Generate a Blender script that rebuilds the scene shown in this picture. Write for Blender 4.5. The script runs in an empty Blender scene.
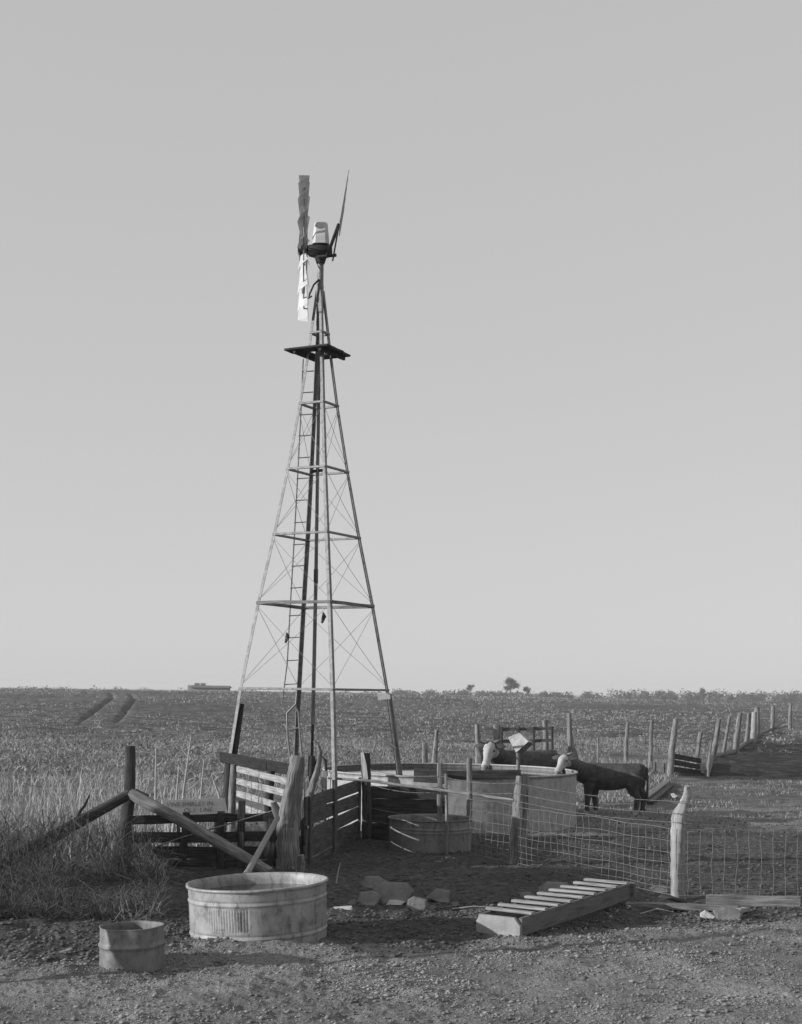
import bpy, math, random
import numpy as np
from mathutils import Vector, Matrix
random.seed(7); rng = np.random.default_rng(11)
S = bpy.context.scene; COL = S.collection
R = math.radians
# ------------------------------------------------------------------ camera model
F = 1450.0; CX = 401.0; CY = 691.5; ROLL = R(0.75); CAMZ = 2.5
CAM = Vector((0, 0, CAMZ))
RV = Vector((math.cos(ROLL), 0, math.sin(ROLL))); UV_ = Vector((-math.sin(ROLL), 0, math.cos(ROLL)))
SUN_EL = R(15.5); SUN_AZ = R(17.0)

def smooth(a, b, t):
    t = np.clip((t - a) / (b - a), 0, 1); return t * t * (3 - 2 * t)
def rise(x, y):
    d = np.hypot(x, y)
    return (1.97 - .62 * smooth(-25, 60, x)) * smooth(75, 270, d) - 3.2 * smooth(330, 480, d)
def gz(x, y): return float(rise(np.float64(x), np.float64(y)))
def P(px, py, d):
    """world point seen at pixel (px, py) at distance d along the view axis"""
    v = Vector((0, F, 0)) + RV * (px - CX) + UV_ * (CY - py)
    return CAM + v * (d / F)
def G(px, py):
    """ground point seen at a pixel"""
    v = Vector((0, F, 0)) + RV * (px - CX) + UV_ * (CY - py)
    lo, hi = 1.0, 600.0
    for _ in range(40):
        d = (lo + hi) / 2; p = CAM + v * (d / F)
        if p.z > gz(p.x, p.y): lo = d
        else: hi = d
    return Vector((p.x, p.y, gz(p.x, p.y)))
def X(px, d): return (px - CX) / F * d

# ------------------------------------------------------------------ noise
def _hash(ix, iy, seed):
    n = (ix.astype(np.int64) * 374761393 + iy.astype(np.int64) * 668265263 + seed * 974634777) & 0xffffffff
    n = ((n ^ (n >> 13)) * 1274126177) & 0xffffffff
    n = (n ^ (n >> 16)) & 0xffffffff
    return n / 4294967295.0
def vnoise(x, y, seed=0):
    x0 = np.floor(x); y0 = np.floor(y); fx = x - x0; fy = y - y0
    fx = fx * fx * (3 - 2 * fx); fy = fy * fy * (3 - 2 * fy)
    a = _hash(x0, y0, seed); b = _hash(x0 + 1, y0, seed); c = _hash(x0, y0 + 1, seed); e = _hash(x0 + 1, y0 + 1, seed)
    return (a * (1 - fx) + b * fx) * (1 - fy) + (c * (1 - fx) + e * fx) * fy
def fbm(x, y, seed=0, o=4):
    s = 0; a = 1; t = 0
    for i in range(o):
        s = s + a * vnoise(x * 2 ** i + 17.3 * i, y * 2 ** i - 9.1 * i, seed + i); t += a; a *= .5
    return s / t

# ------------------------------------------------------------------ materials
def nodes(name):
    m = bpy.data.materials.new(name); m.use_nodes = True
    nt = m.node_tree; b = nt.nodes['Principled BSDF']
    b.inputs['Specular IOR Level'].default_value = .25
    return m, nt, b
def g(v): return (v, v, v, 1)
def ramp(nt, src, stops):
    r = nt.nodes.new('ShaderNodeValToRGB')
    el = r.color_ramp.elements
    el[0].position = stops[0][0]; el[0].color = g(stops[0][1])
    el[1].position = stops[-1][0]; el[1].color = g(stops[-1][1])
    for p, c in stops[1:-1]:
        e = el.new(p); e.color = g(c)
    nt.links.new(src, r.inputs[0]); return r.outputs[0]
def noise(nt, vec, scale, detail=5, rough=.6):
    n = nt.nodes.new('ShaderNodeTexNoise'); n.inputs['Scale'].default_value = scale
    n.inputs['Detail'].default_value = detail; n.inputs['Roughness'].default_value = rough
    if vec is not None: nt.links.new(vec, n.inputs['Vector'])
    return n.outputs[0]
def mapping(nt, out, sc):
    m = nt.nodes.new('ShaderNodeMapping'); m.inputs['Scale'].default_value = sc
    nt.links.new(out, m.inputs['Vector']); return m.outputs[0]
def math_(nt, op, a, b):
    m = nt.nodes.new('ShaderNodeMath'); m.operation = op
    for i, v in enumerate((a, b)):
        if isinstance(v, (int, float)): m.inputs[i].default_value = v
        else: nt.links.new(v, m.inputs[i])
    return m.outputs[0]
def mixc(nt, fac, a, b, mode='MIX'):
    m = nt.nodes.new('ShaderNodeMix'); m.data_type = 'RGBA'; m.blend_type = mode
    for i, v in ((0, fac), (6, a), (7, b)):
        if isinstance(v, (int, float)): m.inputs[i].default_value = v if i == 0 else g(v)
        else: nt.links.new(v, m.inputs[i])
    return m.outputs[2]
def bump(nt, b, h, strength, dist=.01):
    n = nt.nodes.new('ShaderNodeBump'); n.inputs['Strength'].default_value = strength; n.inputs['Distance'].default_value = dist
    nt.links.new(h, n.inputs['Height']); nt.links.new(n.outputs[0], b.inputs['Normal'])
def wood(name, lo, hi, bs=.6):
    m, nt, b = nodes(name)
    uv = nt.nodes.new('ShaderNodeTexCoord').outputs['UV']
    gr = noise(nt, mapping(nt, uv, (2.4, 52, 1)), 1.0, 8, .7)
    bl = noise(nt, mapping(nt, uv, (2.2, 9, 1)), 1.3, 5)
    mx = math_(nt, 'ADD', math_(nt, 'MULTIPLY', gr, .65), math_(nt, 'MULTIPLY', bl, .35))
    c = ramp(nt, mx, [(.34, lo * .3), (.44, lo), (.60, hi)])
    nt.links.new(c, b.inputs['Base Color']); b.inputs['Roughness'].default_value = .85
    bump(nt, b, gr, bs, .012); return m
def plain(name, lo, hi, scale, rough=.8, metal=0, bs=.2, bd=.01):
    m, nt, b = nodes(name)
    o = nt.nodes.new('ShaderNodeTexCoord').outputs['Object']
    n = noise(nt, o, scale, 6)
    nt.links.new(ramp(nt, n, [(.32, lo), (.68, hi)]), b.inputs['Base Color'])
    b.inputs['Roughness'].default_value = rough; b.inputs['Metallic'].default_value = metal
    bump(nt, b, n, bs, bd); return m
def galv(name, lo, hi, stain=.5):
    m, nt, b = nodes(name)
    uv = nt.nodes.new('ShaderNodeTexCoord').outputs['UV']
    o = nt.nodes.new('ShaderNodeTexCoord').outputs['Object']
    sp = noise(nt, o, 7, 9, .75)
    wv = nt.nodes.new('ShaderNodeVectorMath'); wv.operation = 'ADD'
    nn_ = nt.nodes.new('ShaderNodeTexNoise'); nn_.inputs['Scale'].default_value = 9; nt.links.new(uv, nn_.inputs['Vector'])
    sc_ = nt.nodes.new('ShaderNodeVectorMath'); sc_.operation = 'SCALE'; sc_.inputs['Scale'].default_value = .12; nt.links.new(nn_.outputs['Color'], sc_.inputs[0])
    nt.links.new(uv, wv.inputs[0]); nt.links.new(sc_.outputs[0], wv.inputs[1])
    st = noise(nt, mapping(nt, wv.outputs[0], (11, 2.6, 1)), 1.0, 7, .7)
    c0 = ramp(nt, sp, [(.3, lo * .7), (.5, (lo + hi) / 2), (.7, hi)])
    c1 = ramp(nt, st, [(.36, 1 - stain), (.47, .9), (.60, 1)])
    c = mixc(nt, 1.0, c0, c1, 'MULTIPLY')
    nt.links.new(c, b.inputs['Base Color']); b.inputs['Metallic'].default_value = .25
    b.inputs['Roughness'].default_value = .62
    bump(nt, b, noise(nt, o, 5, 3), .25, .02); return m

M = {}
M['wood'] = wood('weathered grey wood', .10, .27)
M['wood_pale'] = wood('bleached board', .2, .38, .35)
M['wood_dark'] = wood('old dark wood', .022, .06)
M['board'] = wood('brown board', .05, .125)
M['bark'] = wood('bark post', .09, .30, 1.0)
M['bark_dark'] = wood('dark bark post', .03, .09, 1.0)
M['rack'] = wood('painted rack wood', .11, .17, .3)
M['galv'] = galv('galvanised sheet', .24, .38, .5)
M['galv_dull'] = galv('dull galvanised sheet', .16, .25, .4)
M['tank'] = galv('large tank sheet', .31, .42, .25)
M['drum'] = galv('cut drum steel', .15, .24, .35)
M['steel'] = plain('tower steel', .13, .27, 14, .6, .2)
M['steel_dark'] = plain('dark greased iron', .02, .045, 12, .6, .2)
M['blade'] = plain('wheel sheet', .40, .56, 6, .7, 0, .1)
M['wire'] = plain('fence wire', .13, .24, 30, .5, .2)
M['stone'] = plain('field stone', .10, .22, 5, .9, 0, .8, .04)
M['stone_pale'] = plain('pale limestone', .36, .52, 6, .9, 0, .6, .03)
M['hide'] = plain('dark red hide', .03, .085, 7, .8, 0, .25, .01)
M['hide_white'] = plain('white hair', .26, .46, 11, .85, 0, .4, .01)
M['horn'] = plain('horn', .10, .2, 9, .5)
M['weed'] = plain('dead weed stem', .26, .44, 1.5, .9)
M['grass'] = plain('dry grass', .16, .34, .35, .9)
M['brush'] = plain('matted dead grass', .10, .30, 1.2, .9)
M['stubble'] = plain('corn stubble', .16, .34, .2, .9)
M['end_paint'] = plain('weathered end board', .2, .34, 7, .85)
M['clod'] = plain('dry clod', .11, .29, 1.7, .95)
M['mudclod'] = plain('mud clod', .04, .13, 1.7, .95)
M['leaf'] = plain('late autumn foliage', .05, .10, .3, .9)
M['trunk'] = plain('tree bark', .06, .12, 2, .9)
M['paint_white'] = plain('whitewashed board', .32, .42, 7, .8)
M['paint_black'] = plain('faded black paint', .08, .2, 9, .8)
M['tar'] = wood('tarred timber', .012, .03)
M['roof'] = plain('shingle roof', .10, .16, .8, .9)
M['wall'] = plain('pale house wall', .22, .32, .5, .9)
def water():
    m, nt, b = nodes('still water')
    b.inputs['Base Color'].default_value = g(.02); b.inputs['Roughness'].default_value = .04
    b.inputs['Specular IOR Level'].default_value = .6
    o = nt.nodes.new('ShaderNodeTexCoord').outputs['Object']
    bump(nt, b, noise(nt, o, 6, 2), .08, .02); return m
M['water'] = water()

# ------------------------------------------------------------------ object helpers
def tag(o, label=None, cat=None, group=None, kind=None):
    if label: o['label'] = label
    if cat: o['category'] = cat
    if group: o['group'] = group
    if kind: o['kind'] = kind
    return o
def thing(name, loc, label, cat, group=None):
    o = bpy.data.objects.new(name, None); COL.objects.link(o)
    o.location = Vector(loc); o.empty_display_size = .2
    return tag(o, label, cat, group)
class MB:
    def __init__(s): s.v = []; s.f = []; s.uv = []; s.sm = []; s.mi = []
    def face(s, idx, uvs, smooth=False, mi=0):
        s.f.append(tuple(idx)); s.uv.extend(uvs); s.sm.append(smooth); s.mi.append(mi)
    def loft(s, rings, smooth=True, caps=True, closed=True, mi=0):
        n = len(rings[0]); base = len(s.v); off = (random.random() * 40, random.random() * 40)
        for r in rings: s.v.extend([Vector(p) for p in r])
        L = [0.0]
        for i in range(1, len(rings)):
            c0 = sum((Vector(p) for p in rings[i - 1]), Vector()) / n; c1 = sum((Vector(p) for p in rings[i]), Vector()) / n
            L.append(L[-1] + max((c1 - c0).length, (Vector(rings[i][0]) - Vector(rings[i-1][0])).length * .999))
        W = [0.0]
        for j in range(n): W.append(W[-1] + (Vector(rings[0][(j + 1) % n]) - Vector(rings[0][j])).length)
        m = n if closed else n - 1
        for i in range(len(rings) - 1):
            for j in range(m):
                k = (j + 1) % n
                s.face((base + i * n + j, base + i * n + k, base + (i + 1) * n + k, base + (i + 1) * n + j),
                       [(L[i] + off[0], W[j] + off[1]), (L[i] + off[0], W[j + 1] + off[1]), (L[i + 1] + off[0], W[j + 1] + off[1]), (L[i + 1] + off[0], W[j] + off[1])], smooth, mi)
        if caps and closed:
            for ri, rev in ((0, True), (len(rings) - 1, False)):
                b2 = len(s.v); s.v.extend([Vector(p) for p in rings[ri]])
                idx = list(range(b2, b2 + n))
                if rev: idx.reverse()
                c = sum((Vector(p) for p in rings[ri]), Vector()) / n
                s.face(idx, [((s.v[q] - c).x * .3 + off[0], (s.v[q] - c).y + (s.v[q] - c).z + off[1]) for q in idx], False, mi)
        return s
    def tube(s, path, rad, n=8, jit=0.0, smooth=True, mi=0, caps=True):
        path = [Vector(p) for p in path]
        if isinstance(rad, (int, float)): rad = [rad] * len(path)
        t0 = (path[1] - path[0]).normalized()
        ref = Vector((0, 0, 1)) if abs(t0.z) < .9 else Vector((1, 0, 0))
        u = t0.cross(ref).normalized(); rings = []
        ph = [random.random() * 6 for _ in range(4)]; gro = [random.random() - .5 for _ in range(n)]
        for i, p in enumerate(path):
            t = (path[min(i + 1, len(path) - 1)] - path[max(i - 1, 0)]).normalized()
            u = (u - t * u.dot(t)).normalized(); w = t.cross(u)
            ring = []
            for j in range(n):
                a = 2 * math.pi * j / n
                k = 1 + jit * (.5 * math.sin(2 * a + ph[0] + i * .15) + .4 * math.sin(3 * a + ph[1] - i * .2) + (.7 * gro[j] if n > 12 else 0) + (.16 if n > 12 else .5) * (random.random() - .5))
                ring.append(p + (u * math.cos(a) + w * math.sin(a)) * rad[i] * k)
            rings.append(ring)
        return s.loft(rings, smooth, caps, True, mi)
    def bar(s, a, b, w, h, up=(0, 0, 1), seg=1, jit=0.0, ch=.006, mi=0):
        """board from a to b: w across (horizontal), h along up; chamfered, slightly uneven"""
        a = Vector(a); b = Vector(b); t = (b - a).normalized(); up = Vector(up)
        side = t.cross(up).normalized(); up = side.cross(t).normalized()
        ch = min(ch, w * .3, h * .3); x = w / 2; y = h / 2
        prof = [(-x + ch, -y), (x - ch, -y), (x, -y + ch), (x, y - ch), (x - ch, y), (-x + ch, y), (-x, y - ch), (-x, -y + ch)]
        rings = []
        for i in range(seg + 1):
            c = a.lerp(b, i / seg); dx = (random.random() - .5) * jit; dy = (random.random() - .5) * jit; k = 1 + (random.random() - .5) * jit * 1.5 / max(h, .02)
            rings.append([c + side * (px_ + dx) + up * (py_ * k + dy) for px_, py_ in prof])
        return s.loft(rings, False, True, True, mi)
    def lathe(s, prof, c, n=64, rf=None, smooth=True, mi=0):
        c = Vector(c); rings = []
        for r, z in prof:
            ring = []
            for j in range(n):
                a = 2 * math.pi * j / n
                rr = r + (rf(a, z, r) if rf else 0)
                ring.append(c + Vector((rr * math.cos(a), rr * math.sin(a), z)))
            rings.append(ring)
        base = len(s.v)
        for r in rings: s.v.extend(r)
        L = [0.0]
        for i in range(1, len(prof)): L.append(L[-1] + math.hypot(prof[i][0] - prof[i - 1][0], prof[i][1] - prof[i - 1][1]))
        rm = max(p[0] for p in prof)
        for i in range(len(prof) - 1):
            for j in range(n):
                k = (j + 1) % n; u0 = j / n * 2 * math.pi * rm; u1 = (j + 1) / n * 2 * math.pi * rm
                s.face((base + i * n + j, base + i * n + k, base + (i + 1) * n + k, base + (i + 1) * n + j),
                       [(u0, L[i]), (u1, L[i]), (u1, L[i + 1]), (u0, L[i + 1])], smooth, mi)
        return s
    def disc(s, c, r, n=48, mi=0):
        b = len(s.v); c = Vector(c)
        s.v.extend([c + Vector((r * math.cos(2 * math.pi * j / n), r * math.sin(2 * math.pi * j / n), 0)) for j in range(n)])
        s.face(range(b, b + n), [(s.v[b + j].x, s.v[b + j].y) for j in range(n)], False, mi); return s
    def build(s, name, mat, parent=None):
        me = bpy.data.meshes.new(name)
        off = parent.matrix_base if False else (ROOT(parent) if parent else Vector((0, 0, 0)))
        me.from_pydata([tuple(p - off) for p in s.v], [], s.f)
        uvl = me.uv_layers.new(name='UVMap')
        uvl.data.foreach_set('uv', np.array(s.uv, dtype=np.float32).ravel())
        me.polygons.foreach_set('use_smooth', s.sm)
        mats = mat if isinstance(mat, (list, tuple)) else [mat]
        for m in mats: me.materials.append(m if not isinstance(m, str) else M[m])
        me.polygons.foreach_set('material_index', s.mi)
        me.update()
        o = bpy.data.objects.new(name, me); COL.objects.link(o)
        if parent: o.parent = parent
        return o
    def build_at(s, name, mat, base):
        """a one-mesh thing with its origin at base"""
        base = Vector(base)
        s.v = [p - base for p in s.v]
        o = s.build(name, mat); o.location = base; return o
def ROOT(o):
    p = Vector((0, 0, 0))
    while o is not None: p = p + Vector(o.location); o = o.parent
    return p
def soup(name, V, Fc, mat, base=None):
    me = bpy.data.meshes.new(name)
    V = np.asarray(V, dtype=np.float32); Fc = np.asarray(Fc, dtype=np.int32)
    me.vertices.add(len(V)); me.vertices.foreach_set('co', V.ravel())
    me.loops.add(Fc.size); me.loops.foreach_set('vertex_index', Fc.ravel())
    k = Fc.shape[1]
    me.polygons.add(len(Fc)); me.polygons.foreach_set('loop_start', np.arange(len(Fc), dtype=np.int32) * k)
    me.polygons.foreach_set('loop_total', np.full(len(Fc), k, dtype=np.int32))
    me.update(); me.validate()
    me.materials.append(M[mat] if isinstance(mat, str) else mat)
    o = bpy.data.objects.new(name, me); COL.objects.link(o); return o
def blades(base, h, lean, w, curl=.0):
    """ribbons: base (n,3), height (n,), lean (n,2) horizontal tip offset, width (n,)"""
    n = len(base); a = rng.uniform(0, 2 * np.pi, n)
    wv = np.stack([np.cos(a) * w / 2, np.sin(a) * w / 2, np.zeros(n)], 1)
    mid = base + np.stack([lean[:, 0] * .35, lean[:, 1] * .35, h * .6], 1)
    tip = base + np.stack([lean[:, 0], lean[:, 1], h * (1 - curl)], 1)
    V = np.stack([base - wv, base + wv, mid + wv * .8, mid - wv * .8, tip], 1).reshape(-1, 3)
    i = np.arange(n)[:, None] * 5
    Fc = np.concatenate([i + [0, 1, 2], i + [0, 2, 3], i + [3, 2, 4]], 0)
    return V, Fc
def merge(lst):
    V = []; Fc = []; o = 0
    for v, f in lst: V.append(v); Fc.append(f + o); o += len(v)
    return np.concatenate(V), np.concatenate(Fc)

# ------------------------------------------------------------------ GROUND
def near_relief(Xc, Yc):
    D = np.hypot(Xc, Yc); a_near = 1 - smooth(30, 60, D)
    clod = fbm(Xc * 5.5, Yc * 5.5, 21, 4); clod2 = fbm(Xc * 13, Yc * 13, 31, 3); hoof = vnoise(Xc * 2.6, Yc * 2.6, 41)
    patch = smooth(.40, .62, fbm(Xc * .8, Yc * .8, 45, 3))
    z = a_near * ((clod - .5) * (.022 + .03 * patch) + (clod2 - .5) * (.012 + .016 * patch) + (hoof - .5) * .026)
    z += a_near * ((fbm(Xc * .5, Yc * .5, 51, 2) - .5) * .07 + (fbm(Xc * 1.5, Yc * 1.7, 53, 3) - .5) * .085 + (fbm(Xc * 3.1, Yc * 3.3, 57, 3) - .5) * .05)
    for px_, py_, h, sx, sy, oy in ((262, 945, .10, .45, .22, -.05), (338, 915, .07, .3, .25, 0)):
        c = G(px_, py_); z += h * np.exp(-(((Xc - c.x) / sx) ** 2 + ((Yc - c.y - oy) / sy) ** 2))
    return z
RUTS = [[(111, 693.2), (112.5, 697), (105, 703), (94, 711), (83, 719), (78, 727)],
        [(130, 693.6), (134.5, 699), (126, 709.5), (118, 720), (113, 728)]]
def seg_dist(x, y, pts):
    best = np.full(x.shape, 1e9); side = np.zeros(x.shape)
    for (ax, ay), (bx, by) in zip(pts[:-1], pts[1:]):
        dx, dy = bx - ax, by - ay; L2 = dx * dx + dy * dy
        t = np.clip(((x - ax) * dx + (y - ay) * dy) / L2, 0, 1)
        ex, ey = x - ax - t * dx, y - ay - t * dy; dd = np.hypot(ex, ey)
        m = dd < best; best = np.where(m, dd, best)
    return best
def build_ground():
    yp = np.concatenate([np.arange(345, 60, -.8), np.arange(60, 9, -.42)])
    dn = 3625 / yp
    near = np.geomspace(1.2, dn[0] * .985, 22)
    far = np.geomspace(dn[-1] * 1.01, 6000, 34)
    d = np.concatenate([near, dn, far])
    t = np.tan(R(18.5)); dense = np.arctan(np.linspace(-t, t, 1080))
    rest = np.linspace(R(18.5), 2 * np.pi - R(18.5), 120)[1:-1]
    th = np.concatenate([dense, rest])
    D, T = np.meshgrid(d, th, indexing='ij')
    Xc = D * np.sin(T); Yc = D * np.cos(T)
    Z = rise(Xc, Yc)
    yard = 1 - smooth(27, 34, D)
    nb = fbm(Xc * .35, Yc * .35, 3, 3)
    # zones: soil kinds, plus one painted strip of shade
    lim = 14.2 + .42 * np.maximum(0, Xc - .3) + (fbm(Xc * .9, Yc * .9, 5, 3) - .5) * 1.6 - 1.1 * smooth(-1.9, -2.6, Xc)
    mud = smooth(-.25, .25, Yc - lim) * (1 - smooth(24.5, 27, Yc + (nb - .5) * 5 - .25 * np.maximum(0, Xc - 3)))
    field = smooth(62, 76, D + (nb - .5) * 16)
    grass = smooth(30, 34, Yc + (nb - .5) * 5) * (1 - field)
    fence_shade = smooth(0, .8, Xc + (nb - .5) * 2.0 - (8.9 + (Yc - 45) * .29)) * smooth(42, 44, Yc + (nb - .5) * 2) * (1 - smooth(70, 85, Yc))  # shade along the pasture fence, painted into the earth as a dark strip
    grass = grass * (1 - fence_shade)
    # relief
    Z += near_relief(Xc, Yc) + (1 - smooth(18, 30, D)) * (fbm(Xc * 30, Yc * 30, 37, 2) - .5) * .012
    # tilled rows in the field, running nearly across the view
    row = np.sin((Yc + .12 * Xc + 1.5 * fbm(Xc * .03, Yc * .03, 61, 2)) * 2 * np.pi / 1.9)
    fn = fbm(Xc * .9, Yc * .9, 71, 4)
    Z += field * (row * .05 + (fn - .5) * .34)
    Z += grass * (fbm(Xc * 1.1, Yc * 1.1, 81, 3) - .5) * .16
    for r in RUTS:
        pts = [tuple(G(*q)[:2]) for q in r]
        dd = seg_dist(Xc, Yc, pts)
        Z += -.32 * np.exp(-(dd / (.10 + .0013 * D)) ** 2) * smooth(88, 130, D)
    far_ = smooth(300, 900, D); Z = Z * (1 - far_) + (rise(Xc, Yc) - .0) * far_
    nD, nT = D.shape
    V = np.stack([Xc, Yc, Z], -1).reshape(-1, 3)
    V = np.concatenate([V, [[0, 0, 0]]], 0)
    i = np.arange(nD - 1)[:, None]; j = np.arange(nT)[None, :]; k = (j + 1) % nT
    q = np.stack([i * nT + j, (i + 1) * nT + j, (i + 1) * nT + k, i * nT + k], -1).reshape(-1, 4)
    me = bpy.data.meshes.new('ground')
    nv = len(V); fan = np.stack([np.full(nT, nv - 1), np.arange(nT), (np.arange(nT) + 1) % nT], 1)
    me.vertices.add(nv); me.vertices.foreach_set('co', V.astype(np.float32).ravel())
    loops = np.concatenate([q.ravel(), fan.ravel()]).astype(np.int32)
    me.loops.add(len(loops)); me.loops.foreach_set('vertex_index', loops)
    tot = np.concatenate([np.full(len(q), 4), np.full(len(fan), 3)]).astype(np.int32)
    st = np.concatenate([[0], np.cumsum(tot)[:-1]]).astype(np.int32)
    me.polygons.add(len(tot)); me.polygons.foreach_set('loop_start', st); me.polygons.foreach_set('loop_total', tot)
    me.polygons.foreach_set('use_smooth', np.ones(len(tot), dtype=bool))
    for nm, arr in (('mud', mud), ('field', field), ('grassy', grass), ('fence_shade', fence_shade)):
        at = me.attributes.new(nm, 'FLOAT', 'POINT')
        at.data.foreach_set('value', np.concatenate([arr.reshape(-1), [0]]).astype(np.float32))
    me.update()
    m, nt, b = nodes('earth')
    o = nt.nodes.new('ShaderNodeTexCoord').outputs['Object']
    n1 = noise(nt, o, 9, 8, .7); n2 = noise(nt, o, .6, 4); n3 = noise(nt, o, 45, 3, .6)
    n4 = noise(nt, mapping(nt, o, (.35, 1.3, 1)), 1.1, 8, .75)
    def attr(nm):
        a = nt.nodes.new('ShaderNodeAttribute'); a.attribute_name = nm; return a.outputs['Fac']
    gravel = mixc(nt, .6, ramp(nt, n1, [(.33, .12), (.5, .23), (.66, .34)]), ramp(nt, n3, [(.35, .12), (.65, .36)]))
    mudc = ramp(nt, n1, [(.35, .045), (.55, .10), (.70, .18)])
    fieldn = noise(nt, mapping(nt, o, (.03, .014, 1)), 1.0, 4)
    fieldc = ramp(nt, n4, [(.40, .05), (.50, .11), (.60, .22)])
    fieldc = mixc(nt, ramp(nt, fieldn, [(.38, 0), (.62, .55)]), fieldc, .05)
    grassc = ramp(nt, n4, [(.36, .06), (.5, .12), (.64, .20)])
    c = mixc(nt, attr('mud'), gravel, mudc)
    yardc = mixc(nt, ramp(nt, n2, [(.4, 0), (.6, 1)]), c, mixc(nt, .4, c, .04))
    c = mixc(nt, attr('grassy'), yardc, grassc)
    c = mixc(nt, attr('field'), c, fieldc)
    c = mixc(nt, attr('fence_shade'), c, ramp(nt, noise(nt, mapping(nt, o, (1, .4, 1)), 1.6, 8, .75), [(.38, .018), (.5, .035), (.62, .085)]))
    nt.links.new(c, b.inputs['Base Color']); b.inputs['Roughness'].default_value = .95
    b.inputs['Specular IOR Level'].default_value = .1
    bump(nt, b, math_(nt, 'ADD', n1, math_(nt, 'MULTIPLY', n3, .35)), .9, .06)
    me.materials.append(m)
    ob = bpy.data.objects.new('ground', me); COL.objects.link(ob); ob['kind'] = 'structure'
    ob['label'] = 'trampled barnyard earth running into a tilled field'
build_ground()

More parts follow.
